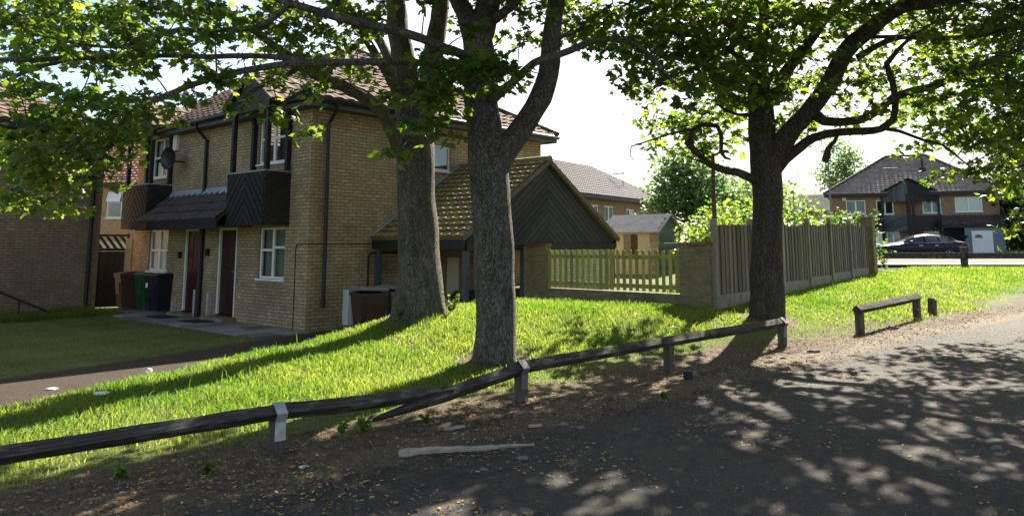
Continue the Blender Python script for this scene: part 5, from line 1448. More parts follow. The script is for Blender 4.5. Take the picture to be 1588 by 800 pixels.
class Tree:
    def __init__(self, name, label, base, mat, group='maple trees on the verge', twigmat='twig'):
        self.o = thing(name, label, 'tree', tuple(base), 0, group); self.b = Vector(base); self.limbs = []; self.trunk = MB(); self.nodes = []; self.mat = mat; self.cl = []; self.twigmat = twigmat
    def limb(self, P, n=10, flare=0.0, wob=.16, node=True):
        """P: list of (px, py, Y, r) or (Vector, r)"""
        Q = [(at(p[0], p[1], p[2]), p[3]) if len(p) == 4 else p for p in P]
        S = catmull(Q)
        sd_ = random.uniform(0, 50); path = []
        for i, (v, r) in enumerate(S):
            j = Vector((mnoise.noise(v * 1.9 + Vector((sd_, 0, 0))), mnoise.noise(v * 1.9 + Vector((0, sd_, 7))), mnoise.noise(v * 1.9 + Vector((3, 5, sd_))))) * min(r * .55, .03)
            path.append(v + j - self.b)
            if node and r < .16: self.nodes.append(path[-1] + self.b)
        self.trunk.tube(path, [r for v, r in S], n, True, wob, flare, sd_)
        return S
    def finish(self, leafsize=.15, tilt=.8, per=24, rad=.30, seedtone=None, leafmat='leaf'):
        o = self.trunk.build('trunk', self.mat, self.o, smooth=True)
        nodes = [np.array(n) for n in self.nodes]; cl = list(self.cl)
        tw = MB(); lp, ls, lo = [], [], []
        NA = np.array(nodes)
        cl.sort(key=lambda c: np.min(((NA - np.array(c[0])) ** 2).sum(1)))
        for (c, rd, cnt, sz, thin) in cl:
            c = np.array(c)
            d2 = ((NA - c) ** 2).sum(1); i = int(np.argmin(d2)); a = NA[i]; L = math.sqrt(d2[i])
            k = max(3, int(L / .16)); pth = []
            pv = R.normal(0, .06 * L + .01, 3)
            for q in range(k + 1):
                f = q / k; p = a + (c - a) * f + pv * math.sin(math.pi * f) + np.array([0, 0, .10 * L * math.sin(math.pi * f)])
                pth.append(p)
            r0 = min(.006 + .009 * L, .03)
            tw.tube([Vector(p) - self.b for p in pth], [r0 + (.004 - r0) * q / k for q in range(k + 1)], 5, False)
            NA = np.concatenate([NA, np.array(pth[1::2] + [c])])
            # side sprigs
            for _ in range(4):
                e = c + R.normal(0, 1, 3) * np.array([rd, rd, rd * .5]) * .8
                tw.tube([Vector(c) - self.b, Vector((c + e) / 2 + np.array([0, 0, .03])) - self.b, Vector(e) - self.b], [.005, .0035, .002], 4, False)
            pp = R.normal(0, .55, (cnt, 3)) * np.array([rd, rd, rd * .55]) + c
            lp.append(pp); ls.append(sz * R.uniform(.6, 1.25, cnt)); oo = pp - c; oo /= np.linalg.norm(oo, axis=1, keepdims=True) + 1e-6; oo[:, 2] = -.25; lo.append(oo)
        if tw.v: tw.build('twigs', MAT[self.twigmat], self.o, smooth=True, recalc=False)
        P = np.concatenate(lp); S = np.concatenate(ls); OO = np.concatenate(lo)
        cr_ = leaf_mesh('crown', P - np.array(self.b), S, MAT[leafmat], self.o, tilt=tilt, out=OO)
        print(self.o.name, 'leaves', len(P), 'clusters', len(cl))

# --- first tree (several stems), second tree (forked), third tree
B1 = at(652, 474, 12.7); B1.z = gzf(B1.x, 12.7) - .12
T1 = Tree('maple_tree', 'many-stemmed maple tree nearest the brick house, trunk beside the bins', B1, MAT['bark2'])
b1 = Vector((B1.x, B1.y, B1.z))
T1.limb([(b1, .42), (at(652, 455, 12.7), .385), (at(651, 420, 12.7), .36), (at(648, 360, 12.7), .335), (at(645, 300, 12.7), .315), (at(644, 250, 12.7), .31), (at(645, 215, 12.7), .30), (at(644, 185, 12.7), .25)], 22, .24, .10)
T1.limb([(at(646, 310, 12.7), .10), (at(634, 262, 12.6), .15), (at(616, 226, 12.4), .125), (at(609, 205, 12.2), .115), (at(590, 171, 11.9), .105), (at(562, 149, 11.6), .10), (at(540, 138, 11.4), .09), (at(502, 123, 11.1), .08), (at(469, 102, 10.8), .07), (at(430, 76, 10.5), .055), (at(395, 50, 10.2), .045), (at(350, 20, 9.9), .035), (at(300, -10, 9.7), .02)], 12)
T1.limb([(at(642, 225, 12.7), .24), (at(632, 160, 12.7), .215), (at(628, 110, 12.7), .20), (at(618, 50, 12.8), .185), (at(614, 0, 12.9), .17), (at(606, -70, 13.1), .14), (at(590, -170, 13.3), .09), (at(575, -270, 13.4), .04)], 14)
T1.limb([(at(652, 215, 12.7), .24), (at(664, 150, 12.8), .19), (at(670, 100, 12.9), .17), (at(678, 45, 13.0), .165), (at(684, 0, 13.1), .15), (at(694, -80, 13.3), .12), (at(700, -190, 13.5), .06), (at(705, -290, 13.6), .03)], 14)
T1.limb([(at(632, 190, 12.9), .14), (at(618, 138, 13.1), .09), (at(604, 95, 13.3), .085), (at(580, 50, 13.5), .075), (at(548, 18, 13.7), .065), (at(500, -30, 13.9), .05), (at(460, -80, 14), .03)], 10)
T1.limb([(at(626, 160, 12.6), .10), (at(600, 115, 12.3), .075), (at(575, 75, 12.0), .07), (at(552, 38, 11.8), .062), (at(525, 5, 11.6), .055), (at(490, -40, 11.4), .04)], 10)
T1.limb([(at(560, 149, 11.6), .04), (at(520, 135, 11.3), .035), (at(480, 138, 11.0), .028), (at(445, 155, 10.8), .022), (at(425, 180, 10.7), .012)], 8)
T1.limb([(at(469, 102, 10.8), .04), (at(440, 120, 10.6), .032), (at(400, 137, 10.3), .028), (at(375, 155, 10.1), .014)], 8)

B2 = at(769, 552, 10.0); B2.z = gzf(B2.x, 10.0) - .10
T2 = Tree('maple_tree', 'forked maple tree in the middle of the verge with a thick bough to the right', B2, MAT['bark2'])
b2 = Vector((B2.x, B2.y, B2.z))
T2.limb([(b2, .285), (at(769, 528, 10), .265), (at(768, 480, 10), .258), (at(766, 400, 10), .262), (at(761, 320, 10), .258), (at(757, 265, 10), .265), (at(753, 215, 10), .24), (at(747, 160, 10), .225), (at(742, 100, 10), .215), (at(739, 55, 10), .20), (at(738, 30, 10), .17)], 22, .16, .09)
T2.limb([(at(763, 305, 10), .10), (at(771, 262, 10), .17), (at(786, 228, 10), .168), (at(804, 206, 10), .155), (at(828, 170, 10), .148), (at(845, 135, 10), .142), (at(853, 95, 10.05), .138), (at(858, 50, 10.1), .125), (at(863, 5, 10.2), .115), (at(872, -60, 10.4), .09), (at(885, -150, 10.6), .05), (at(895, -250, 10.7), .025)], 16)
T2.limb([(at(737, 62, 10), .17), (at(722, 20, 10), .13), (at(706, -15, 9.9), .115), (at(690, -80, 9.7), .09), (at(670, -180, 9.5), .05), (at(655, -260, 9.4), .025)], 14)
T2.limb([(at(742, 62, 10), .19), (at(754, 15, 10.05), .17), (at(764, -30, 10.1), .15), (at(775, -120, 10.3), .10), (at(780, -230, 10.4), .05), (at(782, -310, 10.5), .02)], 14)
T2.limb([(at(766, 30, 10), .07), (at(785, 18, 9.7), .06), (at(800, 5, 9.4), .055), (at(825, -30, 9.0), .04), (at(850, -80, 8.6), .02)], 9)
T2.limb([(at(755, 165, 9.9), .07), (at(795, 127, 9.6), .055), (at(828, 98, 9.4), .05), (at(868, 84, 9.5), .048), (at(920, 66, 9.8), .045), (at(952, 61, 10), .042), (at(985, 69, 10.2), .04), (at(1010, 88, 10.4), .032), (at(1038, 122, 10.6), .026), (at(1060, 138, 10.7), .015)], 9)
T2.limb([(at(858, 60, 10.0), .06), (at(880, 55, 10.3), .03), (at(900, 44, 10.5), .025), (at(930, 20, 10.8), .018), (at(950, 5, 11), .012)], 8)
# long level limbs reaching left from the second tree
T2.limb([(at(745, 105, 9.9), .09), (at(715, 86, 9.4), .06), (at(690, 75, 9.1), .056), (at(652, 60, 8.9), .055), (at(596, 45, 8.7), .052), (at(551, 33, 8.6), .05), (at(508, 23, 8.5), .046), (at(450, 5, 8.4), .04), (at(380, -20, 8.3), .03), (at(300, -50, 8.2), .02)], 10)
T2.limb([(at(748, 120, 9.8), .07), (at(710, 106, 9.3), .044), (at(672, 101, 9.0), .042), (at(620, 97, 8.8), .042), (at(576, 96, 8.7), .042), (at(530, 97, 8.6), .042), (at(488, 98, 8.5), .042), (at(440, 100, 8.4), .04), (at(400, 107, 8.3), .038), (at(350, 117, 8.2), .035), (at(300, 131, 8.1), .032), (at(262, 146, 8.0), .028), (at(221, 162, 7.9), .024), (at(190, 190, 7.8), .02), (at(165, 225, 7.7), .012)], 9)
T2.limb([(at(488, 98, 8.5), .035), (at(430, 88, 8.7), .034), (at(337, 88, 8.8), .032), (at(262, 86, 8.8), .028), (at(187, 88, 8.7), .03), (at(120, 92, 8.6), .03), (at(55, 93, 8.5), .028), (at(-20, 91, 8.4), .022)], 8)
T2.limb([(at(450, 5, 8.4), .035), (at(420, 30, 8.5), .034), (at(395, 42, 8.6), .034), (at(330, 47, 8.7), .032), (at(270, 49, 8.7), .03), (at(225, 60, 8.7), .026), (at(190, 72, 8.6), .022), (at(130, 70, 8.5), .016), (at(60, 55, 8.4), .01)], 8)
T2.limb([(at(120, 92, 8.6), .022), (at(71, 101, 8.4), .024), (at(37, 112, 8.3), .024), (at(0, 131, 8.1), .02), (at(-30, 145, 8), .014)], 8)
T2.limb([(at(221, 162, 7.9), .018), (at(180, 180, 7.9), .016), (at(140, 205, 7.9), .014), (at(100, 230, 7.9), .012), (at(50, 240, 7.9), .008)], 7)
T2.limb([(at(165, 225, 7.7), .012), (at(150, 250, 7.7), .009), (at(130, 275, 7.7), .006)], 6)

B3 = at(1191, 494, 13.5); B3.z = gzf(B3.x, 13.5) - .10
T3 = Tree('maple_tree', 'spreading maple tree in front of the timber panel fence with a looped dead branch', B3, MAT['bark'])
b3 = Vector((B3.x, B3.y, B3.z))
T3.limb([(b3, .30), (at(1191, 470, 13.5), .285), (at(1190, 400, 13.5), .265), (at(1189, 330, 13.5), .26), (at(1189, 285, 13.5), .275), (at(1186, 250, 13.5), .27), (at(1182, 205, 13.5), .235), (at(1178, 160, 13.5), .215), (at(1175, 125, 13.5), .19), (at(1176, 112, 13.5), .15)], 20, .16, .10)
T3.limb([(at(1189, 300, 13.5), .12), (at(1195, 262, 13.5), .20), (at(1207, 232, 13.4), .188), (at(1230, 199, 13.2), .165), (at(1256, 170, 13.0), .155), (at(1277, 141, 12.8), .15), (at(1296, 107, 12.6), .145), (at(1314, 80, 12.4), .145), (at(1338, 56, 12.2), .135), (at(1368, 30, 12.0), .125), (at(1400, 10, 11.8), .115), (at(1450, 3, 11.5), .10), (at(1520, -8, 11.2), .075), (at(1600, -30, 10.9), .05), (at(1680, -60, 10.6), .025)], 16)
T3.limb([(at(1175, 150, 13.5), .13), (at(1198, 150, 13.5), .12), (at(1214, 120, 13.6), .11), (at(1230, 94, 13.7), .105), (at(1246, 75, 13.8), .10), (at(1270, 45, 13.9), .09), (at(1300, 0, 14.1), .08), (at(1330, -80, 14.3), .05), (at(1350, -170, 14.5), .025)], 12)
T3.limb([(at(1175, 130, 13.5), .15), (at(1182, 88, 13.5), .10), (at(1184, 40, 13.5), .09), (at(1182, -10, 13.5), .085), (at(1176, -110, 13.4), .06), (at(1170, -230, 13.3), .03)], 11)
T3.limb([(at(1262, 178, 13.0), .11), (at(1278, 188, 12.9), .085), (at(1300, 189, 12.7), .078), (at(1330, 187, 12.5), .072), (at(1360, 172, 12.3), .068), (at(1387, 152, 12.1), .064), (at(1420, 142, 11.9), .06), (at(1450, 134, 11.7), .055), (at(1499, 109, 11.4), .045), (at(1540, 93, 11.1), .038), (at(1600, 70, 10.8), .025)], 10)
T3.limb([(at(1196, 272, 13.5), .14), (at(1216, 247, 13.4), .10), (at(1240, 227, 13.3), .09), (at(1262, 213, 13.2), .082), (at(1300, 206, 13.0), .072), (at(1340, 203, 12.8), .066), (at(1368, 200, 12.6), .062), (at(1384, 187, 12.5), .058), (at(1388, 157, 12.4), .055), (at(1384, 127, 12.3), .05), (at(1376, 98, 12.2), .045), (at(1392, 78, 12.1), .035), (at(1410, 60, 12.0), .025)], 10)
T3.limb([(at(1372, 200, 12.6), .035), (at(1396, 203, 12.4), .028), (at(1432, 217, 12.2), .024), (at(1462, 225, 12.0), .02), (at(1503, 258, 11.8), .012)], 7)
T3.limb([(at(1330, 88, 12.4), .06), (at(1357, 73, 12.3), .05), (at(1398, 58, 12.2), .046), (at(1450, 60, 12.0), .044), (at(1507, 58, 11.7), .042), (at(1544, 48, 11.4), .038), (at(1595, 38, 11.1), .028)], 9)
T3.limb([(at(1330, 50, 12.2), .04), (at(1353, 57, 12.3), .034), (at(1413, 54, 12.4), .028), (at(1440, 40, 12.4), .022), (at(1480, 20, 12.4), .015)], 7)
T3.limb([(at(1450, 134, 11.7), .035), (at(1480, 118, 11.9), .03), (at(1510, 125, 12), .024), (at(1550, 118, 12.1), .016)], 7)
T3.limb([(at(1184, 282, 13.5), .12), (at(1160, 275, 13.3), .075), (at(1142, 268, 13.2), .07), (at(1125, 264, 13.1), .066), (at(1102, 255, 13.0), .06), (at(1084, 240, 12.9), .055), (at(1070, 226, 12.8), .05), (at(1064, 220, 12.8), .045)], 10)
T3.limb([(at(1075, 232, 12.85), .045), (at(1072, 215, 12.8), .042), (at(1074, 200, 12.8), .042), (at(1090, 193, 12.8), .042), (at(1112, 194, 12.8), .042), (at(1118, 207, 12.8), .04), (at(1117, 236, 12.8), .036), (at(1124, 245, 12.8), .026), (at(1133, 248, 12.75), .018)], 9)
T3.limb([(at(1117, 236, 12.8), .02), (at(1105, 243, 12.8), .018), (at(1090, 246, 12.9), .014)], 7)
T3.limb([(at(1076, 200, 12.8), .03), (at(1058, 203, 12.7), .022), (at(1042, 207, 12.6), .019), (at(1020, 214, 12.5), .016), (at(995, 222, 12.4), .013), (at(979, 227, 12.3), .011), (at(977, 240, 12.3), .009), (at(983, 249, 12.3), .006)], 7)
T3.limb([(at(1098, 256, 13), .022), (at(1080, 248, 13), .016), (at(1062, 242, 13), .01)], 6)
T3.limb([(at(1300, 207, 13.0), .03), (at(1294, 218, 12.9), .03), (at(1284, 230, 12.9), .045), (at(1282, 242, 12.9), .065), (at(1279, 250, 12.9), .05)], 9)
T3.limb([(at(1172, 178, 13.4), .045), (at(1145, 177, 13.2), .03), (at(1125, 172, 13.1), .026), (at(1110, 160, 13.0), .016)], 8)
T3.limb([(at(1172, 120, 13.4), .06), (at(1140, 85, 12.8), .045), (at(1090, 60, 12.1), .038), (at(1040, 50, 11.6), .03), (at(990, 30, 11.2), .02)], 9)
T3.limb([(at(1178, 80, 13.4), .05), (at(1130, 40, 12.6), .04), (at(1080, 10, 11.9), .032), (at(1020, -20, 11.4), .02)], 9)
T3.limb([(at(1150, 60, 12.8), .03), (at(1090, 100, 12.2), .022), (at(1040, 118, 11.9), .018), (at(1000, 150, 11.7), .012)], 7)

# fourth tree stands just outside the picture on the right; only its leaves reach in
B4 = Vector((13.3, 15.2, gzf(13.3, 15.2) - .1))
T4 = Tree('maple_tree', 'maple tree at the right edge whose low bright leaves hang before the dark conifer', B4, MAT['bark'])
T4.limb([(B4, .34), (B4 + Vector((0, 0, .6)), .27), (B4 + Vector((.05, 0, 2.4)), .24), (B4 + Vector((-.05, .1, 4.0)), .20), (B4 + Vector((.1, 0, 6)), .13), (B4 + Vector((0, .1, 8)), .05)], 16, .4, .1)
T4.limb([(B4 + Vector((0, 0, 2.5)), .10), (B4 + Vector((-1.2, -.5, 3.2)), .06), (B4 + Vector((-2.4, -1.2, 3.3)), .035), (B4 + Vector((-3.2, -1.6, 2.9)), .015)], 9)
T4.limb([(B4 + Vector((0, 0, 3.4)), .10), (B4 + Vector((-1.2, -1.2, 4.6)), .06), (B4 + Vector((-2.6, -2.6, 5.2)), .035), (B4 + Vector((-4, -4, 5.5)), .015)], 9)
T4.limb([(B4 + Vector((0, 0, 3.0)), .10), (B4 + Vector((.2, -1.8, 4.2)), .06), (B4 + Vector((-.3, -4.0, 5.2)), .035), (B4 + Vector((-.8, -6, 5.4)), .015)], 9)
T4.limb([(B4 + Vector((0, 0, 4.0)), .10), (B4 + Vector((-1.6, .2, 5.2)), .06), (B4 + Vector((-3.4, .2, 6.2)), .035), (B4 + Vector((-5, 0, 6.4)), .015)], 9)

# --- where the leaf sprays are, surveyed on a 40-pixel grid of the photograph (0 none .. 9 dense); depth from the limb that bears them
DENS = ["9986766665" "5444411223" "3468899999" "9876666666",
        "6656654554" "4433100012" "2257898887" "3333366777",
        "5455432222" "3333002666" "2000577888" "4322467888",
        "3234222223" "3100026764" "0000246886" "4333357888",
        "2566662101" "3000015720" "0000136664" "4333336788",
        "6787710000" "1100014300" "0000133310" "2000024578",
        "7887400000" "0000000000" "0000000000" "0000001225",
        "5253000000" "0000000000" "0000000000" "0000000005",
        "0000000000" "0000000000" "0000000000" "0000000004"]
def depth_rng(c, r):
    if c <= 8: return (7.4, 9.6) if r >= 3 else (7.6, 11.0)
    if c <= 11: return (9.4, 11.0) if r >= 3 else (8.3, 11.5)
    if c <= 14: return (8.6, 12.0)
    if c <= 19: return (8.3, 9.5) if r >= 2 else (8.8, 13.5)
    if c <= 23: return (9.2, 13.0)
    if c <= 27 and r < 4: return (10.2, 14.2)
    if c <= 30 and (r < 4 or c > 28): return (11.0, 13.1) if r in (1, 2, 3) and random.random() < .6 else (12.5, 16.0)
    if c == 39 and r >= 5: return (12.6, 14.4)
    if c <= 28 and r >= 4: return (13.4, 16.2)
    if c <= 36 and 1 <= r <= 4 and random.random() < .7: return (13.0, 16.0)
    return (10.4, 15.5)
allT = [T1, T2, T3, T4]
def _gp(px, py, z):
    k_ = (z - EYE) / (at(px, py, 1.0).z - EYE); return at(px, py, k_)
GAPS = [(_gp(px, py, .03), r_) for px, py, r_ in ((1050, 655, .62), (960, 690, .3), (645, 745, .38), (240, 770, .6), (1345, 650, .3), (1350, 722, .38), (1110, 600, .35), (940, 745, .25), (1500, 650, .28), (1420, 560, .4), (1545, 690, .25), (1230, 600, .25), (1290, 560, .35), (1260, 770, .3), (1475, 530, .5), (880, 700, .2), (1560, 600, .3), (760, 640, .3), (880, 640, .3))]
def sunny_gap(p, rad=.16):  # crown gaps shaped so sun patches land on chosen road spots
    k_ = p[2] / math.tan(SUN_EL); sx, sy = p[0] - math.sin(SUN_AZ) * k_, p[1] - math.cos(SUN_AZ) * k_
    return any((sx - g.x) ** 2 + (sy - g.y) ** 2 < (r_ + rad) ** 2 for g, r_ in GAPS)
NT = [np.array([tuple(n) for n in T_.nodes]) for T_ in allT]
def assign(P, prefer=None):
    v = np.array(P); best = min(range(4), key=lambda i: ((NT[i] - v) ** 2).sum(1).min())
    return allT[best]
for r, row in enumerate(DENS):
    for c, ch in enumerate(row):
        lam = int(ch) * (.54 if c <= 13 and r <= 3 else .48 if c <= 20 else .56)
        big = 1.2 if 15 <= c <= 19 or 26 <= c <= 29 else 1.0
        k = int(lam) + (1 if random.random() < lam - int(lam) else 0)
        for _ in range(k):
            px, py = (c + random.random()) * 40, (r + random.random()) * 40
            lo, hi = depth_rng(c, r); Y = random.uniform(lo, hi)
            P = at(px, py, Y); f = (Y / 9.5)
            if c < 21 and sunny_gap(P, .0): continue
            T_ = T4 if (c == 39 and r >= 5) else assign(P)
            T_.cl.append((tuple(P), .22 * f, int(33 * min(f, 1.3) / big), .108 * big * f ** .4, 0))
# crowns above the picture (they throw the dappled shade on the road)
def crown_over(T_, c, rad, n, keep=lambda p: True):
    k = 0; tries = 0
    while k < n and tries < n * 30:
        tries += 1
        v = R.normal(0, 1, 3); v /= np.linalg.norm(v); v *= R.uniform(.25, 1) ** (1 / 2.2)
        P = np.array(c) + v * np.array(rad)
        qx, qy = proj(P[None])
        if qy[0] > -25 and -40 < qx[0] < W0 + 30 and P[1] > 1: continue
        if P[2] < 3.2 or not keep(P) or sunny_gap(P) or mnoise.noise(Vector(P) * .42 + Vector((3, 1, 8))) < -.2: continue
        T_.cl.append((tuple(P), .48, 58, .16, 1)); k += 1
def open_left(p):  # crowns thinned on purpose so sun reaches the left verge
    k_ = p[2] / math.tan(SUN_EL); sx, sy = p[0] - math.sin(SUN_AZ) * k_, p[1] - math.cos(SUN_AZ) * k_
    return not (sx < -.6 and sy > 3.0 and mnoise.noise(Vector((sx * .9, sy * .9, 2.0))) > .08)
crown_over(T1, (-2.0, 12.4, 8.2), (3.6, 3.2, 2.8), 120, open_left)
crown_over(T2, (.6, 9.0, 7.4), (5.2, 4.2, 2.9), 480, open_left)
crown_over(T3, (5.6, 12.2, 8.0), (5.0, 4.4, 2.9), 520)
crown_over(T4, (12.2, 12.4, 6.6), (4.6, 5.4, 3.0), 420)
for T_ in allT: T_.finish()

# bare twigs at the end of the second tree's right-hand limb
# ------------------------------------------------------------------ background trees and shrubs
def bush_tree(name, label, base, H, blobs, n, lsz, mat, cat='tree', trunk_r=.15, group=None, tilt=.9, stems=5, leafname='crown'):
    """blobs: (dx, dy, dz, rx, ry, rz); leaves are gathered in clumps inside the blobs"""
    b = Vector(base); o = thing(name, label, cat, base, 0, group)
    tm = MB(); pos = []
    tot = sum(q[3] * q[4] * q[5] for q in blobs)
    if trunk_r: tm.tube([(0, 0, -.3), (.05, .03, H * .3), (-.05, .05, H * .6), (0, 0, H * .85)], [trunk_r, trunk_r * .8, trunk_r * .5, trunk_r * .15], 8, wob=.2)
    for q in blobs:
        c = np.array(q[:3]); rr = np.array(q[3:])
        m = int(n * q[3] * q[4] * q[5] / tot); ncl = max(4, m // 45)
        v = R.normal(0, 1, (ncl, 3)); v /= np.linalg.norm(v, axis=1, keepdims=True); v *= R.uniform(.2, 1, (ncl, 1)) ** .45
        cc = c + v * rr
        pos.append((cc[R.integers(0, ncl, m)] + R.normal(0, 1, (m, 3)) * (rr * .16 + lsz * .8)))
        s0 = Vector((0, 0, max(.0, min(H * .5, q[2] * .6)))) if trunk_r else Vector((q[0] * .4, q[1] * .4, 0))
        for k in range(min(stems, ncl)): tm.tube([s0, s0.lerp(Vector(cc[k]), .55) + Vector((0, 0, .1)), Vector(cc[k])], [max(.02, trunk_r * .35), max(.014, trunk_r * .2), .008], 5, False)
    tm.build('trunk' if trunk_r else 'stems', MAT['twig'], o, smooth=True, recalc=False)
    P = np.concatenate(pos); P[:, 2] = np.maximum(P[:, 2], .03)
    leaf_mesh(leafname, P, lsz * R.uniform(.6, 1.3, len(P)), MAT[mat], o, (SV3, ST3), tilt)
    return o
def gp(px, Y): p = at(px, 400, Y); return (p.x, Y, gzf(p.x, Y))
p = at(1075, 400, 46); bush_tree('broadleaf_tree', 'rounded green tree behind the shed and to the right of the grey roof', (p.x, 46, .5), 7.4, [(0, 0, 4.6, 2.2, 2.2, 2.0), (-1.0, .3, 3.6, 1.4, 1.5, 1.4), (1.2, .2, 3.6, 1.5, 1.5, 1.4), (.2, -.3, 5.6, 1.3, 1.3, 1.1), (2.6, 1, 3.4, 1.2, 1.2, 1.2)], 6500, .26, 'paleleaf', trunk_r=.2)
p = at(1150, 400, 52); bush_tree('broadleaf_tree', 'paler green tree seen between the rounded tree and the third maple trunk', (p.x, 52, .6), 6.0, [(0, 0, 4.0, 2.3, 2.0, 1.5), (1.6, .2, 3.4, 1.8, 1.5, 1.3), (-1.3, .2, 3.2, 1.2, 1.2, 1.0)], 4500, .28, 'paleleaf', trunk_r=.18)
p = at(1308, 300, 78); bush_tree('birch_tree', 'tall thin airy birch rising behind the left end of the far house roof', (p.x, 78, .9), 11.6, [(0, 0, 10.0, 1.5, 1.5, 1.7), (-.9, .2, 8.2, 1.4, 1.4, 1.4), (.9, 0, 8.6, 1.3, 1.3, 1.5), (-1.5, 0, 6.8, 1.0, 1.0, 1.1), (.2, 0, 6.6, 1.5, 1.3, 1.6)], 3600, .24, 'paleleaf', trunk_r=.13, tilt=1.2)
# bushes over the panel fence
for (px, Y, lb_, bl, n, mt, ls_) in (
    (1092, 20.5, 'lime green bush beside the shed behind the brick pier', [(0, 0, 1.5, .7, .6, .5), (.5, .2, 1.9, .5, .5, .4), (-.4, .1, 1.25, .35, .35, .35), (.1, 0, .7, .6, .5, .7)], 2600, 'limeleaf', .10),
    (1140, 19.5, 'bright green bush behind the first bays of the panel fence', [(0, 0, 1.9, .8, .8, .6), (.6, .2, 1.6, .6, .6, .6), (-.6, .2, 1.5, .5, .6, .6), (.1, .1, 1.0, .9, .8, .8)], 2600, 'limeleaf', .10),
    (1232, 22.0, 'tall bright green bush behind the fence right of the third maple', [(0, 0, 1.9, .8, .8, .75), (.2, .1, 2.5, .45, .5, .5), (.7, .2, 1.5, .6, .6, .6), (0, 0, 1.0, .9, .8, .8)], 2600, 'limeleaf', .11),
    (1272, 24.5, 'mid green bush between the bright bush and the white-flowered bush', [(0, 0, 1.8, .9, .8, .55), (.6, .2, 1.5, .6, .6, .5), (0, 0, .9, .9, .8, .8)], 2200, 'farleaf', .11)):
    g = gp(px, Y); bush_tree('garden_bush', lb_, (g[0], g[1], .25), 2.0, bl, n, ls_, mt, 'bush', 0, 'bushes behind the panel fence')
g = gp(1322, 25.0); rb = bush_tree('rose_bush', 'pale green climbing rose with white blooms over the end of the panel fence', (g[0] - .1, g[1], .6), 2.0, [(0, 0, 1.5, .75, .6, .5), (.45, 0, 1.85, .5, .45, .28), (-.4, .1, 1.3, .5, .5, .5), (.7, 0, 1.3, .35, .35, .4), (0, 0, .8, .8, .6, .8)], 2400, .10, 'farleaf', 'bush', 0)
for _ in range(70):
    f = MB(); f.lathe([(.001, -.02), (.03, -.012), (.045, .006), (.03, .016), (.012, .012), (.001, .018)], 8, (random.uniform(-.7, .9), random.uniform(-.6, .3), random.uniform(.9, 2.05))); f.build('bloom', MAT['white'], rb)
# dark conifers on the right
for (px, Y, H, r_, lb_) in ((1583, 76, 14.5, 3.0, 'very dark tall conifer beyond the right end of the far house'), (1612, 60, 12.0, 2.6, 'very dark conifer cut by the right edge of the view')):
    g = gp(px, Y); bl = [(0, 0, H * f_, r_ * w__, r_ * w__, H * .13) for f_, w__ in ((.12, .95), (.25, 1.0), (.4, .95), (.55, .8), (.7, .62), (.84, .42), (.95, .2))]
    bush_tree('conifer_tree', lb_, (g[0], Y, .8), H, bl, 9000, .30, 'conifer', trunk_r=.22, group='dark conifers on the right', tilt=1.3)
# leaf litter, grit and twigs along the dirt margin
def flecks(name, n, accept, l0, l1, mat, x0=-5, x1=12, y0=3.2, y1=16):
    x, y = scatter(n, x0, x1, y0, y1, accept); n = len(x); z = gz(x, y) + .014
    a = R.uniform(0, 6.28, n); l = R.uniform(l0, l1, n); wv = l * R.uniform(.25, .8, n)
    V = np.empty((n, 4, 3), np.float32)
    for q, (i, j) in enumerate(((-1, -.3), (.3, -1), (1, .4), (-.2, 1))):
        V[:, q, 0] = x + np.cos(a) * l * i - np.sin(a) * wv * j; V[:, q, 1] = y + np.sin(a) * l * i + np.cos(a) * wv * j
        V[:, q, 2] = z + R.uniform(-.3, .7, n) * l
    o = trimesh(name, V.reshape(-1, 3), (np.arange(n) * 4)[:, None] + np.array([[0, 1, 2, 3]]), np.repeat(R.uniform(0, 1, n), 4), mat)
    return tag(o, kind='stuff')
def band(lo, hi, w0=.25):
    return lambda x, y: (lambda s, d: sm((d - lo) / w0) * sm((hi - d) / w0) * (.15 + .85 * patch(x * 3.1, y * 2.3) ** 1.5))(*sd(x, y))
flecks('leaf_litter', 90000, lambda x, y: (lambda s, d: (d < -.4) * (.03 + .55 * sm((patch(x * 1.3 + 2, y * 1.9) - .4) / .4)))(*sd(x, y)), .004, .011, M('road_litter', (.26, .17, .08), (.12, .075, .035), 30, .9, 0, tone=.5), -5, 14, 2.4, 13)
flecks('leaf_litter', 130000, band(-1.3, .9, .5), .006, .02, M('brown_leaf_litter', (.20, .115, .05), (.07, .04, .02), 30, .9, 0, tone=.6))
flecks('leaf_litter', 70000, band(-1.0, .7, .4), .005, .015, M('tan_leaf_litter', (.40, .27, .12), (.22, .14, .06), 30, .9, 0, tone=.4))
flecks('gravel', 30000, band(-.9, .5, .3), .006, .016, M('grey_grit', (.42, .40, .37), (.22, .21, .19), 30, .9, 0, tone=.5))
x, y = scatter(60000, -7, 12, 5, 20, lambda x, y: verge_ok(x, y) * (patch(x * 1.9 + 4, y * 1.5 + 2) > .62))
cv_ = np.stack([x, y, gz(x, y) + R.uniform(.02, .055, len(x))], 1)
o = leaf_mesh('clover', cv_, R.uniform(.012, .028, len(x)), leaf_mat('clover_leaf', (.03, .075, .02), (.07, .12, .03), (.08, .2, .02), (.2, .34, .04), .4), None, (SV3, ST3), .6); tag(o, kind='stuff')
flecks('dead_leaves', 9000, lambda x, y: verge_ok(x, y) * .5 + .0, .012, .03, M('dead_leaf_brown', (.24, .15, .07), (.12, .07, .035), 30, .9, 0, tone=.5), -7, 10, 5, 20)
x, y = scatter(900, 8, 20, 14, 26, lambda x, y: verge_ok(x, y))
x, y = x[:260], y[:260]
bp_ = np.stack([x, y, gz(x, y) + .10], 1)
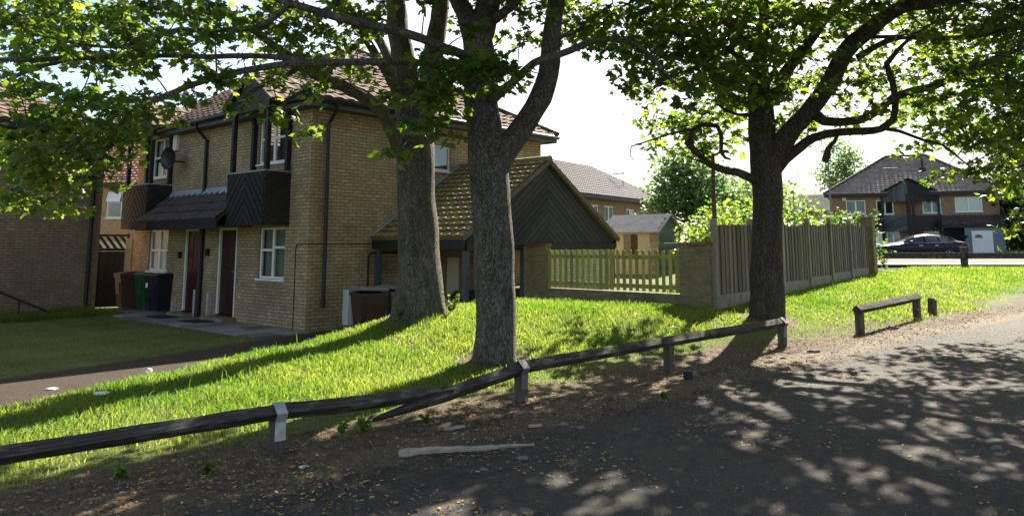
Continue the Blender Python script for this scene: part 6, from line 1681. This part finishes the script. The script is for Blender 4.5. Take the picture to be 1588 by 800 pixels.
o = leaf_mesh('buttercups', bp_, np.full(len(x), .035), M('yellow_petals', (.65, .40, .01), (.5, .3, .01), 5, .6, 0, tone=0), None, (SV3, ST3), .5); tag(o, kind='stuff')
# weeds at the foot of things
def weed(label, P, n, h, sz, grp, mat='limeleaf', cat='weed'):
    o = thing('weed', label, cat, P, 0, grp); s_ = MB(); pts = []
    for k in range(n):
        a = random.uniform(0, 6.28); l = random.uniform(.3, 1) * h; e = Vector((math.cos(a) * l * .45, math.sin(a) * l * .45, l)); s_.tube([(0, 0, 0), e * .5 + Vector((0, 0, .03)), e], [.005, .004, .002], 4, False)
        for q in range(5): v = e * random.uniform(.3, 1); pts.append((v.x, v.y, v.z))
    s_.build('stems', MAT['grass'], o, recalc=False); leaf_mesh('leaves', np.array(pts), R.uniform(.6, 1.2, len(pts)) * sz, MAT[mat], o, (SV3, ST3), .7)
    return o
G = 'weeds along the verge'
for (px, py, z, n, h, sz, lb_) in ((565, 668, .02, 12, .16, .06, 'leafy green weed on the dirt between the broken rail and the strapped post'), (530, 672, .02, 9, .13, .05, 'smaller leafy weed left of the big leafy weed under the broken rail'), (322, 735, .0, 9, .10, .05, 'low weed in the dirt near the left kerb below the rail'), (185, 740, .0, 9, .10, .05, 'low weed at the bottom left of the verge'), (365, 560, -.2, 6, .2, .05, 'weed sprouting on the bare soil strip'), (660, 655, .03, 9, .10, .05, 'weed beside the lying end of the broken rail'), (1030, 620, .03, 7, .08, .04, 'yellow-green weed in the dirt below the third post')):
    P = pxpt(px, py, z); weed(lb_, (P.x, P.y, gzf(P.x, P.y)), n, h, sz, G)
for (px, py, Y, n, h, sz, lb_) in ((700, 462, 12.5, 16, .42, .06, 'tall weed growing against the right foot of the first maple'), (620, 478, 12.4, 12, .3, .06, 'leafy weed at the left foot of the first maple'), (1302, 440, 20.6, 12, .45, .09, 'leafy weed at the foot of the panel fence'), (1372, 415, 25.7, 10, .4, .1, 'weed clump at the left post of the far knee rail')):
    P = at(px, py, Y); weed(lb_, (P.x, P.y, gzf(P.x, P.y)), n, h, sz, 'tall weeds at trunks and fences', 'farleaf')
